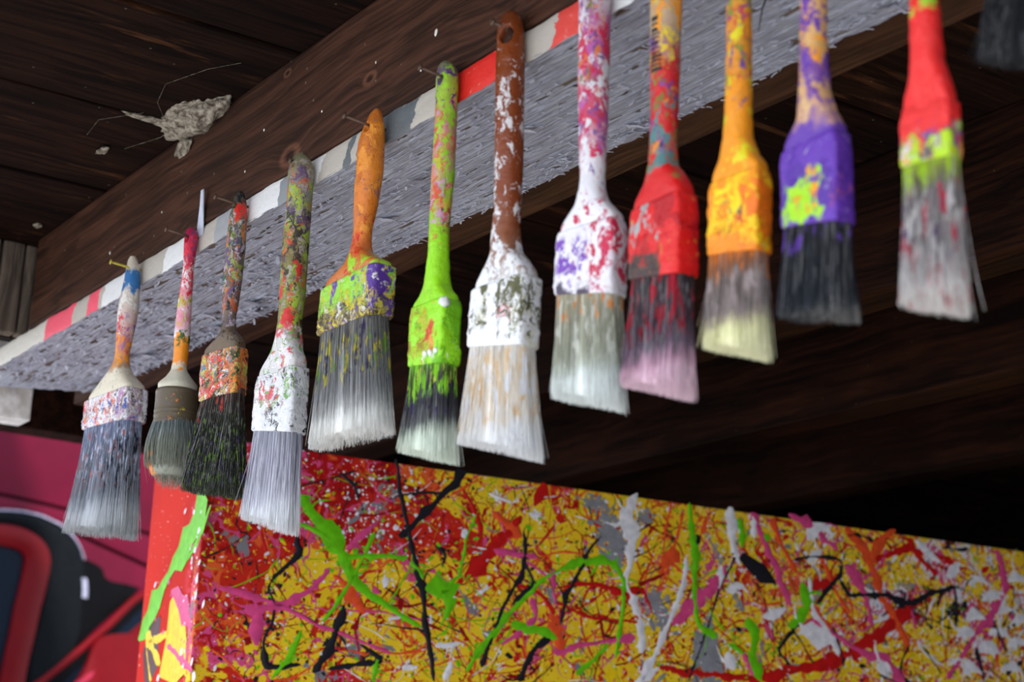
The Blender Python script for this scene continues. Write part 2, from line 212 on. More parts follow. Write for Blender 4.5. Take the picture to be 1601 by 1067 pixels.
FRONT = [
 ('green', [(0.0991, 0.0482), (0.1044, 0.0542), (0.1342, 0.0841), (0.1521, 0.1054), (0.1644, 0.1273), (0.1825, 0.1408), (0.2171, 0.1582), (0.2467, 0.1709)], [0.0082, 0.0115, 0.0165, 0.0149, 0.0083, 0.0066, 0.005, 0.0033]),
 ('green', [(0.1019, 0.0771), (0.1228, 0.0827), (0.1399, 0.0934)], [0.0041, 0.0058, 0.0066]),
 ('green', [(0.1523, 0.108), (0.1743, 0.1031), (0.1968, 0.1007), (0.2255, 0.0991)], [0.0083, 0.005, 0.0058, 0.0042]),
 ('green', [(0.1865, 0.0769), (0.1771, 0.1001), (0.1644, 0.1273), (0.1517, 0.1516), (0.135, 0.1752)], [0.0033, 0.0033, 0.0033, 0.0033, 0.0033]),
 ('green', [(0.1126, 0.1848), (0.1028, 0.2105), (0.0836, 0.2359)], [0.0048, 0.0072, 0.004]),
 ('green', [(0.3014, 0.2131), (0.3177, 0.1858), (0.3434, 0.1524), (0.367, 0.1311), (0.3877, 0.1075), (0.4091, 0.0948), (0.4432, 0.0814), (0.4664, 0.0769), (0.4825, 0.0803), (0.4956, 0.0998), (0.4938, 0.1336), (0.4849, 0.1845)], [0.0067, 0.0068, 0.0077, 0.0069, 0.0044, 0.0035, 0.0107, 0.0089, 0.0081, 0.0054, 0.0054, 0.0053]),
 ('green', [(0.3522, 0.1578), (0.3832, 0.1621), (0.4115, 0.1701)], [0.0077, 0.0087, 0.007]),
 ('green', [(0.2481, 0.1292), (0.264, 0.1311), (0.279, 0.1276), (0.2886, 0.1213)], [0.0185, 0.0254, 0.0289, 0.0068]),
 ('green', [(0.2678, 0.1307), (0.2805, 0.1417), (0.2752, 0.157), (0.2668, 0.1692)], [0.022, 0.0102, 0.0059, 0.0034]),
 ('green', [(0.2875, 0.1152), (0.2939, 0.0719), (0.3064, 0.0406)], [0.0043, 0.0026, 0.0017]),
 ('green', [(0.1976, 0.2077), (0.1946, 0.2183), (0.1925, 0.2301)], [0.0074, 0.0074, 0.0074]),
 ('green', [(0.2446, 0.1195), (0.2381, 0.11), (0.2288, 0.1042)], [0.0067, 0.0059, 0.0051]),
 ('green', [(0.582, -0.0022), (0.5858, 0.0296), (0.5941, 0.0578), (0.5898, 0.0819), (0.5882, 0.1011), (0.5965, 0.1398), (0.6214, 0.1494)], [0.0037, 0.0074, 0.0083, 0.0064, 0.0055, 0.0073, 0.0073]),
 ('green', [(0.6528, 0.0077), (0.6556, 0.0226), (0.6574, 0.0421)], [0.0057, 0.0056, 0.0056]),
 ('green', [(0.6628, 0.126), (0.6774, 0.1418), (0.6682, 0.1741), (0.6836, 0.1956)], [0.0149, 0.013, 0.0102, 0.013]),
 ('green', [(0.6384, 0.1567), (0.6592, 0.166)], [0.0092, 0.0092]),
 ('green', [(0.7238, 0.1305), (0.7523, 0.1092), (0.7497, 0.092), (0.7442, 0.075)], [0.0066, 0.0171, 0.0114, 0.0095]),
 ('green', [(0.4353, 0.2055), (0.4552, 0.1902), (0.4754, 0.1712)], [0.0052, 0.0053, 0.0053]),
 ('green', [(0.0505, 0.0587), (0.04, 0.056), (0.0199, 0.0585)], [0.0041, 0.004, 0.004]),
 ('black', [(0.2904, -0.0011), (0.2705, 0.0204), (0.2459, 0.0476), (0.2154, 0.0792)], [0.0104, 0.0086, 0.0077, 0.0067]),
 ('black', [(0.2061, -0.0041), (0.2162, 0.0408), (0.2245, 0.0686), (0.2336, 0.0969), (0.2444, 0.1296), (0.2507, 0.1625), (0.2637, 0.2251)], [0.0043, 0.0051, 0.0042, 0.0067, 0.0093, 0.0067, 0.0067]),
 ('black', [(0.0995, 0.0826), (0.1042, 0.1078), (0.0804, 0.133), (0.0725, 0.146), (0.0825, 0.1599), (0.0813, 0.1798), (0.0725, 0.1977), (0.0773, 0.2244), (0.1138, 0.2192)], [0.0057, 0.0065, 0.004, 0.0024, 0.0032, 0.0024, 0.0032, 0.0072, 0.004]),
 ('black', [(0.157, 0.1557), (0.1541, 0.1761), (0.1425, 0.2023), (0.1274, 0.2258)], [0.0066, 0.0114, 0.0089, 0.0072]),
 ('black', [(0.1774, 0.1943), (0.198, 0.2031), (0.2035, 0.2099)], [0.0041, 0.0066, 0.0049]),
 ('black', [(0.2035, 0.2099), (0.1701, 0.2149), (0.1438, 0.222)], [0.0049, 0.0049, 0.004]),
 ('black', [(0.3641, 0.0558), (0.3672, 0.0745), (0.3642, 0.1021), (0.3524, 0.1227), (0.3428, 0.1388), (0.3187, 0.2065)], [0.0026, 0.0052, 0.007, 0.0035, 0.0043, 0.0051]),
 ('black', [(0.4624, 0.0514), (0.4462, 0.069), (0.4346, 0.098), (0.4244, 0.1159), (0.4198, 0.1234), (0.4142, 0.1539)], [0.0027, 0.0053, 0.0044, 0.0053, 0.0079, 0.0044]),
 ('black', [(0.4019, 0.1709), (0.3839, 0.1806), (0.375, 0.1963), (0.3641, 0.2181)], [0.0078, 0.0052, 0.0077, 0.0068]),
 ('black', [(0.6556, 0.0513), (0.6712, 0.0663), (0.6897, 0.0773), (0.7046, 0.0788)], [0.0169, 0.0225, 0.0245, 0.0113]),
 ('black', [(0.6483, 0.0536), (0.6419, 0.064), (0.623, 0.0979), (0.6072, 0.1447), (0.5822, 0.2028)], [0.0047, 0.0037, 0.0028, 0.0027, 0.0027]),
 ('black', [(0.7321, 0.0494), (0.7657, 0.0413), (0.8066, 0.0417), (0.8023, 0.06), (0.7795, 0.0823), (0.7649, 0.0989)], [0.0029, 0.0048, 0.0039, 0.0048, 0.0077, 0.0048]),
 ('black', [(0.8022, 0.0662), (0.8135, 0.0845), (0.8482, 0.0797), (0.8792, 0.0783), (0.8982, 0.0868), (0.9135, 0.0854), (0.9429, 0.0708), (0.9842, 0.0573)], [0.0039, 0.0068, 0.0058, 0.0078, 0.0089, 0.0079, 0.007, 0.006]),
 ('black', [(0.7417, 0.1222), (0.7199, 0.1442), (0.7086, 0.1593), (0.7271, 0.1749)], [0.0038, 0.0047, 0.0037, 0.0028]),
 ('black', [(1.0157, 0.132), (1.0222, 0.1514), (1.0275, 0.1715)], [0.006, 0.004, 0.006]),
 ('black', [(1.0465, 0.0935), (1.0544, 0.1089), (1.0672, 0.1312)], [0.0041, 0.0061, 0.0051]),
 ('black', [(0.9842, 0.0573), (0.9863, 0.0827), (0.9829, 0.1109)], [0.004, 0.005, 0.004]),
 ('black', [(0.367, 0.09), (0.3798, 0.1111), (0.3529, 0.1365)], [0.0044, 0.0044, 0.0043]),
 ('black', [(0.1663, 0.0468), (0.1623, 0.0303), (0.1427, 0.0192)], [0.0033, 0.0033, 0.0033]),
 ('black', [(0.2158, 0.034), (0.2395, 0.0277), (0.2701, 0.0267)], [0.0025, 0.0026, 0.0026]),
 ('black', [(0.2578, 0.0841), (0.2733, 0.0914), (0.2664, 0.1037)], [0.0034, 0.0034, 0.0034]),
 ('white', [(0.5107, -0.004), (0.5039, 0.0064), (0.494, 0.0245), (0.5065, 0.0465), (0.5051, 0.0656), (0.5021, 0.0833), (0.4956, 0.0998), (0.5079, 0.1188), (0.5167, 0.1359)], [0.0091, 0.0128, 0.0181, 0.0163, 0.0109, 0.0045, 0.0036, 0.009, 0.0108]),
 ('white', [(0.5167, 0.1359), (0.5205, 0.1605), (0.5183, 0.1763)], [0.009, 0.0107, 0.0125]),
 ('white', [(0.5773, 0.0625), (0.5767, 0.0905), (0.5716, 0.1056), (0.5563, 0.1382), (0.537, 0.1784), (0.5205, 0.2071)], [0.0037, 0.0073, 0.0091, 0.0063, 0.0081, 0.0098]),
 ('white', [(0.6274, 0.067), (0.6274, 0.0781), (0.6248, 0.0947)], [0.0074, 0.0111, 0.0074]),
 ('white', [(0.6418, -0.0032), (0.6391, 0.0168), (0.6409, 0.0393), (0.6547, 0.0634)], [0.0188, 0.015, 0.0094, 0.0066]),
 ('white', [(0.6704, -0.0005), (0.6723, 0.0131), (0.675, 0.0288)], [0.0057, 0.0095, 0.0057]),
 ('white', [(0.7557, 0.0677), (0.7591, 0.1033), (0.7788, 0.1251), (0.791, 0.1422), (0.7974, 0.1583)], [0.0048, 0.0067, 0.0095, 0.0115, 0.0057]),
 ('white', [(0.6867, 0.121), (0.7034, 0.1158), (0.7202, 0.1083)], [0.0094, 0.0244, 0.0132]),
 ('white', [(0.7407, 0.1313), (0.7577, 0.1299), (0.7739, 0.1338), (0.7881, 0.1425)], [0.0151, 0.0323, 0.0286, 0.0095]),
 ('white', [(0.6358, 0.1657), (0.6411, 0.1725), (0.6456, 0.1853)], [0.0074, 0.0165, 0.0092]),
 ('white', [(0.6347, 0.096), (0.6483, 0.0925), (0.6601, 0.0876)], [0.0074, 0.0186, 0.0093]),
 ('white', [(0.8772, 0.179), (0.8576, 0.1713), (0.8619, 0.1595), (0.8759, 0.1546)], [0.0058, 0.0116, 0.0251, 0.0097]),
 ('white', [(0.7531, 0.0503), (0.7657, 0.0413), (0.7755, 0.0325)], [0.0077, 0.0115, 0.0077]),
 ('white', [(0.5432, 0.1907), (0.5205, 0.2071), (0.5097, 0.2106)], [0.0045, 0.008, 0.0053]),
 ('white', [(0.2931, 0.1824), (0.2782, 0.1869), (0.2633, 0.1894)], [0.0051, 0.0076, 0.0059]),
 ('white', [(0.3188, 0.0194), (0.3364, 0.0229), (0.3485, 0.0264)], [0.0026, 0.0052, 0.0035]),
 ('white', [(0.3689, 0.0354), (0.3794, 0.0363), (0.386, 0.0377)], [0.0026, 0.0053, 0.0035]),
 ('white', [(0.2073, 0.165), (0.2175, 0.1634), (0.2246, 0.1608)], [0.0025, 0.0058, 0.0033]),
 ('white', [(0.3098, 0.1302), (0.3188, 0.1252), (0.3256, 0.1205)], [0.0026, 0.0051, 0.0026]),
 ('white', [(0.2262, 0.2127), (0.2328, 0.2135), (0.2408, 0.2116)], [0.0025, 0.005, 0.0025]),
 ('white', [(0.2748, 0.2237), (0.2818, 0.2132), (0.2836, 0.2032)], [0.0033, 0.0059, 0.0042]),
 ('white', [(0.7535, 0.0233), (0.7633, 0.0067), (0.7907, 0.0012)], [0.0096, 0.0155, 0.0087]),
 ('white', [(0.9215, 0.005), (0.9366, 0.017), (0.9623, 0.0289)], [0.006, 0.014, 0.008]),
 ('white', [(0.972, 0.048), (0.9831, 0.0348), (0.9941, 0.0256)], [0.008, 0.0161, 0.0081]),
 ('white', [(1.0078, 0.0526), (1.02, 0.0433), (1.0318, 0.0438), (1.0445, 0.0507)], [0.004, 0.0122, 0.0085, 0.0031]),
 ('white', [(1.0283, 0.0709), (1.0406, 0.0616), (1.0525, 0.0621), (1.0652, 0.0691)], [0.0041, 0.0142, 0.01, 0.0031]),
 ('white', [(1.0546, 0.0847), (1.067, 0.0755), (1.079, 0.076), (1.0918, 0.083)], [0.0041, 0.0102, 0.0072, 0.0031]),
 ('white', [(1.0733, 0.0422), (1.0859, 0.0327), (1.0981, 0.0332), (1.111, 0.0402)], [0.0041, 0.0103, 0.0072, 0.0031]),
 ('white', [(1.0368, 0.1144), (1.0491, 0.1053), (1.061, 0.106), (1.0737, 0.113)], [0.004, 0.0142, 0.01, 0.0031]),
 ('white', [(1.0004, 0.0975), (1.0125, 0.0884), (1.0242, 0.089), (1.0367, 0.0959)], [0.004, 0.0181, 0.0127, 0.003]),
 ('white', [(1.0198, 0.1357), (1.0319, 0.1268), (1.0437, 0.1274), (1.0562, 0.1345)], [0.004, 0.0201, 0.0141, 0.003]),
 ('white', [(1.0687, 0.1238), (1.0812, 0.1148), (1.0932, 0.1154), (1.106, 0.1225)], [0.0041, 0.0122, 0.0086, 0.0031]),
 ('white', [(0.9836, 0.1188), (0.9956, 0.1098), (1.0072, 0.1105), (1.0196, 0.1174)], [0.004, 0.02, 0.014, 0.003]),
 ('white', [(1.0561, 0.1568), (1.0684, 0.1479), (1.0803, 0.1486), (1.093, 0.1557)], [0.004, 0.0142, 0.0099, 0.003]),
 ('white', [(0.992, 0.1654), (1.0039, 0.1567), (1.0155, 0.1574), (1.0279, 0.1644)], [0.004, 0.012, 0.0084, 0.003]),
 ('white', [(1.0758, 0.095), (1.0883, 0.0858), (1.1004, 0.0863), (1.1133, 0.0934)], [0.0041, 0.0102, 0.0072, 0.0031]),
 ('white', [(0.9716, 0.1551), (0.9834, 0.1464), (0.9949, 0.1471), (1.0072, 0.1541)], [0.004, 0.0089, 0.0063, 0.003]),
 ('grey', [(0.472, 0.0321), (0.4783, 0.046), (0.4795, 0.0625), (0.4833, 0.078)], [0.0144, 0.027, 0.0306, 0.0126]),
 ('grey', [(0.4421, 0.0145), (0.4564, 0.0143), (0.47, 0.0178)], [0.0072, 0.018, 0.0072]),
 ('grey', [(0.5147, 0.0251), (0.5233, 0.0241), (0.5302, 0.0188)], [0.0073, 0.0146, 0.0073]),
 ('grey', [(0.5291, 0.1132), (0.5405, 0.1244), (0.551, 0.1365)], [0.0108, 0.0271, 0.0217]),
 ('grey', [(0.6125, 0.153), (0.6082, 0.1678), (0.6109, 0.1821), (0.6145, 0.1962)], [0.011, 0.0329, 0.031, 0.0182]),
 ('grey', [(0.6106, 0.1276), (0.6107, 0.1386), (0.6072, 0.1498)], [0.0092, 0.0147, 0.0073]),
 ('grey', [(0.6055, 0.0297), (0.6192, 0.0492), (0.6301, 0.0667)], [0.0046, 0.0065, 0.0074]),
 ('grey', [(0.6465, 0.0986), (0.6528, 0.1091), (0.6574, 0.1161)], [0.0056, 0.0093, 0.0056]),
 ('grey', [(0.894, 0.0612), (0.9091, 0.0645), (0.9195, 0.0611)], [0.0049, 0.0049, 0.005]),
 ('grey', [(0.4077, 0.1524), (0.4144, 0.1588), (0.4115, 0.168)], [0.0052, 0.0105, 0.0052]),
 ('grey', [(0.396, 0.1151), (0.402, 0.125), (0.4085, 0.1279)], [0.0044, 0.0088, 0.0044]),
 ('pink', [(0.5598, 0.1408), (0.5901, 0.1156), (0.6176, 0.0902), (0.6346, 0.0655)], [0.0091, 0.0147, 0.0129, 0.0093]),
 ('pink', [(0.6704, -0.0005), (0.6852, 0.0277), (0.7066, 0.0604), (0.7148, 0.0846), (0.7296, 0.1059)], [0.0133, 0.0085, 0.0085, 0.0095, 0.0085]),
 ('pink', [(0.7598, 0.1184), (0.7864, 0.1297), (0.8238, 0.1472), (0.8728, 0.1587), (0.8991, 0.1805)], [0.0076, 0.0086, 0.0096, 0.0116, 0.0136]),
 ('pink', [(0.8104, 0.0476), (0.8336, 0.0663), (0.843, 0.0879), (0.8511, 0.1181)], [0.0097, 0.0126, 0.0087, 0.0116]),
 ('pink', [(1.0579, 0.0026), (1.0674, 0.0304), (1.068, 0.0591)], [0.0082, 0.0144, 0.0143]),
 ('pink', [(1.068, 0.0591), (1.0322, 0.1003), (1.0167, 0.1121), (1.0008, 0.1332), (0.9667, 0.1727)], [0.0061, 0.0182, 0.009, 0.007, 0.0079]),
 ('pink', [(0.0494, 0.1705), (0.0881, 0.1619), (0.1168, 0.147), (0.1395, 0.1193)], [0.008, 0.0089, 0.0073, 0.0049]),
 ('pink', [(0.021, 0.1509), (0.0548, 0.1541), (0.0881, 0.1619), (0.1296, 0.1782), (0.1713, 0.189)], [0.0048, 0.0064, 0.0056, 0.0049, 0.0041]),
 ('pink', [(0.1713, 0.189), (0.1902, 0.194), (0.2123, 0.1994)], [0.0033, 0.0033, 0.0033]),
 ('pink', [(0.3764, 0.1274), (0.3848, 0.1405), (0.3797, 0.1541), (0.3415, 0.1812)], [0.0061, 0.0061, 0.0061, 0.006]),
 ('pink', [(0.5104, 0.1599), (0.4457, 0.1729), (0.4056, 0.1843)], [0.008, 0.0053, 0.0078]),
 ('pink', [(0.1553, 0.0984), (0.1721, 0.0799), (0.1895, 0.0665)], [0.0041, 0.0067, 0.005]),
 ('pink', [(0.0623, 0.163), (0.0672, 0.1816), (0.0656, 0.2039)], [0.0112, 0.0192, 0.0127]),
 ('pink', [(0.7663, 0.0024), (0.7758, 0.017), (0.7999, 0.0299)], [0.0077, 0.0135, 0.0078]),
 ('pink', [(0.6574, 0.164), (0.6754, 0.1918)], [0.0055, 0.0055]),
 ('pink', [(0.4033, 0.0933), (0.4032, 0.1144), (0.407, 0.1316)], [0.0044, 0.0044, 0.0044]),
 ('pink', [(0.7251, -0.0045), (0.7422, 0.0013), (0.7759, 0.0091)], [0.0096, 0.0135, 0.0087]),
 ('pink', [(0.327, 0.0802), (0.3827, 0.0827)], [0.0069, 0.0044]),
 ('red', [(0.361, 0.0399), (0.3398, 0.0669), (0.3231, 0.082), (0.3084, 0.0994), (0.2936, 0.1146)], [0.0123, 0.0157, 0.0173, 0.0206, 0.0102]),
 ('red', [(0.3895, -0.0001), (0.3819, 0.0138), (0.3767, 0.0266)], [0.0142, 0.0159, 0.0088]),
 ('red', [(0.2866, 0.0184), (0.2974, 0.0311), (0.3085, 0.0515), (0.3123, 0.0678)], [0.0043, 0.0061, 0.0052, 0.0035]),
 ('red', [(0.3567, 0.1133), (0.3882, 0.1214), (0.399, 0.1323), (0.4058, 0.1435)], [0.0043, 0.007, 0.007, 0.0052]),
 ('red', [(0.4081, 0.1139), (0.4316, 0.1075), (0.4671, 0.1055), (0.4933, 0.1101), (0.5036, 0.1156)], [0.0035, 0.0044, 0.0062, 0.0099, 0.0045]),
 ('red', [(0.6664, 0.1947), (0.6909, 0.1907), (0.7411, 0.1768), (0.7974, 0.1614), (0.8387, 0.1407), (0.8863, 0.1097), (0.903, 0.0942), (0.9189, 0.077)], [0.0092, 0.013, 0.0132, 0.0153, 0.0174, 0.0215, 0.0177, 0.0059]),
 ('red', [(0.9133, 0.0027), (0.9249, 0.0263), (0.9564, 0.0447)], [0.006, 0.008, 0.006]),
 ('red', [(0.5398, 0.1888), (0.5673, 0.1924), (0.6349, 0.1933), (0.6754, 0.1918)], [0.0045, 0.0081, 0.0092, 0.0065]),
 ('red', [(0.8573, 0.0365), (0.9088, 0.0152), (0.9449, 0.0178), (0.998, 0.0341)], [0.0069, 0.008, 0.007, 0.0081]),
 ('red', [(0.7603, 0.0841), (0.7797, 0.0746), (0.7993, 0.065)], [0.0096, 0.0192, 0.0097]),
 ('red', [(0.3842, 0.1232), (0.4498, 0.1417), (0.5168, 0.143)], [0.0026, 0.0035, 0.0027]),
 ('red', [(0.491, 0.1239), (0.5034, 0.1084), (0.5204, 0.1032), (0.5337, 0.1308)], [0.0054, 0.0126, 0.0108, 0.0054]),
 ('orange', [(0.7032, 0.0019), (0.7106, 0.028), (0.7274, 0.053), (0.7358, 0.0636)], [0.0067, 0.0067, 0.0067, 0.0067]),
 ('orange', [(0.8114, 0.0012), (0.8377, 0.022), (0.8569, 0.0515), (0.8632, 0.0783), (0.8788, 0.0948), (0.9087, 0.1374)], [0.0117, 0.0157, 0.0118, 0.0098, 0.0117, 0.0088]),
 ('orange', [(0.8909, -0.0037), (0.8734, 0.0039), (0.8453, 0.0377)], [0.006, 0.0119, 0.0088]),
 ('orange', [(0.6063, 0.013), (0.6028, 0.0247), (0.5993, 0.0333)], [0.0047, 0.0084, 0.0056]),
 ('orange', [(0.5694, 0.0692), (0.5631, 0.0588), (0.5501, 0.0712), (0.5417, 0.0903)], [0.0073, 0.0183, 0.011, 0.0036]),
 ('orange', [(0.558, -0.0001), (0.5496, 0.0344), (0.5457, 0.0643)], [0.0028, 0.0028, 0.0027]),
 ('orange', [(0.5741, 0.0093), (0.563, 0.0477), (0.5503, 0.0858), (0.5377, 0.1088)], [0.0028, 0.0028, 0.0027, 0.0027]),
 ('orange', [(0.7458, 0.0969), (0.7647, 0.1104), (0.7884, 0.1273)], [0.0067, 0.0114, 0.0086]),
 ('orange', [(0.7706, 0.0408), (0.7848, 0.0587), (0.7941, 0.0809), (0.818, 0.1056)], [0.0058, 0.0077, 0.0058, 0.0048]),
 ('orange', [(0.401, 0.1425), (0.4137, 0.1623), (0.4186, 0.1895)], [0.0087, 0.0192, 0.0087]),
 ('orange', [(0.1428, 0.1262), (0.1615, 0.1375), (0.1732, 0.1529), (0.1846, 0.1617)], [0.0066, 0.0132, 0.0115, 0.005]),
 ('orange', [(0.3252, 0.0384), (0.3497, 0.0567), (0.3619, 0.0624)], [0.0044, 0.0105, 0.0087]),
]
SIDE = [
 ('green', [(-0.0057, 0.0611), (0.0304, 0.0892), (0.0727, 0.1141), (0.0958, 0.1294), (0.122, 0.1507), (0.1392, 0.1591), (0.162, 0.1726), (0.182, 0.1893)], [0.031, 0.0419, 0.0284, 0.0161, 0.0217, 0.0291, 0.0257, 0.0166]),
 ('green', [(-0.0221, 0.0731), (0.0118, 0.1071), (0.0436, 0.1227)], [0.0068, 0.0086, 0.0052]),
 ('yellow', [(0.0758, 0.1551), (0.0586, 0.1793), (0.0459, 0.2027), (0.0406, 0.222), (0.0351, 0.2417)], [0.0706, 0.0907, 0.1036, 0.1065, 0.1127]),
 ('yellow', [(0.1555, 0.1866), (0.1253, 0.2054), (0.0988, 0.2215)], [0.0219, 0.0143, 0.0088]),
 ('yellow', [(0.1506, 0.195), (0.1177, 0.1941), (0.0825, 0.1903)], [0.0109, 0.0107, 0.0106]),
 ('yellow', [(0.1508, 0.2016), (0.1355, 0.2225), (0.1245, 0.2368)], [0.0054, 0.0054, 0.0054]),
 ('maroon', [(0.1137, 0.1713), (0.1252, 0.1836), (0.1439, 0.2021), (0.1422, 0.2221), (0.142, 0.2372)], [0.0179, 0.054, 0.0616, 0.0685, 0.0648]),
 ('pink', [(0.082, 0.148), (0.0422, 0.1647), (0.0048, 0.1932)], [0.0213, 0.0278, 0.017]),
 ('pink', [(0.0787, 0.2035), (0.0373, 0.219), (-0.0061, 0.2342)], [0.0088, 0.012, 0.0067]),
 ('white', [(-0.0001, 0.1378), (0.0024, 0.1432), (0.0048, 0.1487)], [0.0034, 0.0108, 0.0034]),
 ('white', [(-0.0004, 0.1536), (0.0021, 0.159), (0.0046, 0.1645)], [0.0034, 0.0107, 0.0034]),
 ('white', [(-0.0046, 0.125), (-0.0014, 0.1278), (0.0017, 0.1306)], [0.0034, 0.006, 0.0034]),
 ('white', [(-0.0267, 0.1668), (-0.024, 0.1709), (-0.0213, 0.175)], [0.0034, 0.0082, 0.0034]),
 ('white', [(0.055, 0.0654), (0.0584, 0.0682), (0.0617, 0.0711)], [0.0035, 0.0062, 0.0036]),
 ('white', [(0.1362, 0.1325), (0.1397, 0.1355), (0.1432, 0.1385)], [0.0036, 0.0064, 0.0037]),
 ('white', [(-0.0064, 0.2207), (-0.0036, 0.2248), (-0.0009, 0.2289)], [0.0034, 0.0082, 0.0034]),
 ('white', [(-0.016, 0.2354), (-0.0136, 0.2407), (-0.0112, 0.246)], [0.0033, 0.0105, 0.0033]),
 ('white', [(0.0184, 0.2228), (0.0214, 0.2263), (0.0244, 0.2299)], [0.0034, 0.0071, 0.0034]),
 ('white', [(0.0061, 0.0911), (0.0092, 0.0945), (0.0122, 0.098)], [0.0034, 0.0072, 0.0035]),
 ('white', [(0.0981, 0.2312), (0.1015, 0.2342), (0.1048, 0.2373)], [0.0035, 0.0062, 0.0035]),
 ('white', [(0.003, 0.0728), (0.0062, 0.0755), (0.0094, 0.0783)], [0.0035, 0.006, 0.0035]),
 ('white', [(0.013, 0.1101), (0.0162, 0.113), (0.0194, 0.1158)], [0.0034, 0.006, 0.0035]),
]
CAR = {
 'top': [(-0.3754, 0.4985), (-0.249, 0.5077), (-0.1359, 0.5136), (0.0227, 0.5138), (0.1471, 0.5132), (0.3427, 0.5139)],
 'g1': [(-0.3474, 0.295), (-0.2216, 0.3014), (-0.05, 0.2961), (0.0708, 0.2847), (0.1833, 0.2743), (0.3704, 0.2597)],
 'g2': [(-0.342, 0.2559), (-0.1025, 0.2529), (-0.0242, 0.2466), (0.0495, 0.2272), (0.2358, 0.185), (0.3823, 0.1501)],
 'arch_out': [(-0.3219, 0.2384), (-0.2163, 0.2615), (-0.1612, 0.2669), (-0.1039, 0.2643), (-0.044, 0.2486), (-0.0016, 0.2231), (0.0234, 0.1966), (0.0372, 0.1651), (0.0462, 0.1245), (0.0512, 0.067), (0.0495, 0.0009), (0.0381, -0.0656), (0.0222, -0.1558)],
 'arch_in': [(-0.3178, 0.2087), (-0.2123, 0.2312), (-0.166, 0.2318), (-0.1276, 0.2261), (-0.0969, 0.2092), (-0.0744, 0.1828), (-0.0617, 0.1435), (-0.0603, 0.1027), (-0.0655, 0.0532), (-0.0733, -0.0043), (-0.0811, -0.0612), (-0.0861, -0.1094), (-0.09, -0.1651)],
 'rim': [(-0.3225, 0.2431), (-0.2167, 0.2646), (-0.1616, 0.2701), (-0.1044, 0.2676), (-0.0406, 0.2524), (0.002, 0.2254), (0.0249, 0.2002), (0.0379, 0.1752)],
 'rim2': [(0.0442, 0.1243), (0.0511, 0.1002), (0.0524, 0.0738)],
 'frame_out': [(-0.3182, 0.2118), (-0.2115, 0.2249), (-0.1651, 0.2253), (-0.1284, 0.2177), (-0.0961, 0.2028), (-0.074, 0.1796), (-0.0646, 0.1513), (-0.0689, 0.1097), (-0.0794, 0.0434), (-0.0888, -0.03), (-0.1008, -0.1108), (-0.1047, -0.1663)],
 'frame_in': [(-0.3123, 0.1683), (-0.2047, 0.1741), (-0.1787, 0.173), (-0.1558, 0.1681), (-0.1412, 0.1571), (-0.1373, 0.1414), (-0.1408, 0.1248), (-0.1474, 0.0755), (-0.1558, 0.0265), (-0.1594, -0.0295), (-0.1666, -0.0855), (-0.1733, -0.1719)],
 'belt_a': [(-0.09, -0.1651), (-0.0528, -0.135), (0.0339, -0.0628), (0.1232, 0.0172), (0.1962, 0.0927), (0.2469, 0.1245), (0.3171, 0.1472)],
 'belt_b': [(-0.0043, -0.158), (0.0402, -0.114), (0.1113, -0.0503), (0.1836, 0.0238), (0.2508, 0.0907), (0.3196, 0.1249)],
 'belt_c': [(0.027, -0.1635), (0.0805, -0.1235), (0.142, -0.0555), (0.2059, 0.0093), (0.263, 0.058), (0.3234, 0.0907)],
 'mirror': [(0.0236, -0.1669), (0.0434, -0.1396), (0.0663, -0.1036), (0.0808, -0.0451), (0.0922, -0.0242), (0.1368, -0.0113), (0.2584, 0.0064), (0.3232, -0.0038), (0.3387, -0.1417)],
 'blob': [(0.0278, 0.1771), (0.0542, 0.1724), (0.0853, 0.1648), (0.107, 0.1525), (0.105, 0.1354), (0.1304, 0.1269), (0.1818, 0.1266), (0.2241, 0.1217), (0.1777, 0.0736), (0.1044, 0.0068), (0.0477, -0.0484)],
 'seatline': [(-0.0522, 0.0385), (0.0474, 0.0501)],
}
EDGE = [(-1.7721, 'offwhite'), (-0.7879, 'pink'), (-0.716, 'beige'), (-0.67, 'pink'), (-0.6453, 'beige'), (-0.6324, 'white'), (-0.5822, 'beige'), (-0.4943, 'white'), (-0.4425, 'beige'), (-0.3821, 'ltgrey'), (-0.3491, 'white'), (-0.2733, 'grey'), (-0.2515, 'white'), (-0.2076, 'beige'), (-0.1698, 'dkgrey'), (-0.1563, 'beige'), (-0.1431, 'dkgrey'), (-0.0704, 'beige'), (-0.0183, 'red'), (0.0414, 'beige'), (0.0945, 'coral'), (0.1277, 'coral'), (0.1543, 'white'), (0.244, 'beige'), (0.3196, 'grey')]
CARE = (-0.2408, 0.9706, 0)
CARN = (0.9706, 0.2408, 0)
CARP = (-3.4419, 1.0205, 0.2100)
# ------------------------------------------------------------------ structure: roof boards, beams, plank, posts, joists
M_ceil = [wood('dark_ceiling_wood_%d' % i, d, l, axis=1, fine=150, streak=s, rough=.85, spec=.04, speck=.25) for i, (d, l, s) in enumerate((((17, 10, 8), (42, 25, 17), (92, 58, 36)), ((15, 9, 8), (38, 22, 15), (84, 54, 34)), ((19, 11, 8), (46, 26, 18), (98, 60, 36))))]
M_beam = wood('brown_beam_wood', (42, 25, 18), (84, 53, 39), axis=0, fine=240, rough=.65, spec=.12, knots=(((-.250, 0, .037), .0075), ((-.128, 0, .060), .0045), ((-.265, 0, .113), .003)))
M_beam2 = wood('brown_timber_wood', (40, 25, 18), (86, 56, 39), axis=0, fine=240, rough=.65, spec=.12)
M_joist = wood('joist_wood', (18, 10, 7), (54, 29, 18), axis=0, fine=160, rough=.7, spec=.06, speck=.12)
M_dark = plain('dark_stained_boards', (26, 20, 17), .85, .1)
M_post = wood('weathered_dark_boards', (66, 56, 48), (124, 108, 96), axis=2, fine=200, streak=(150, 148, 142), rough=.8)

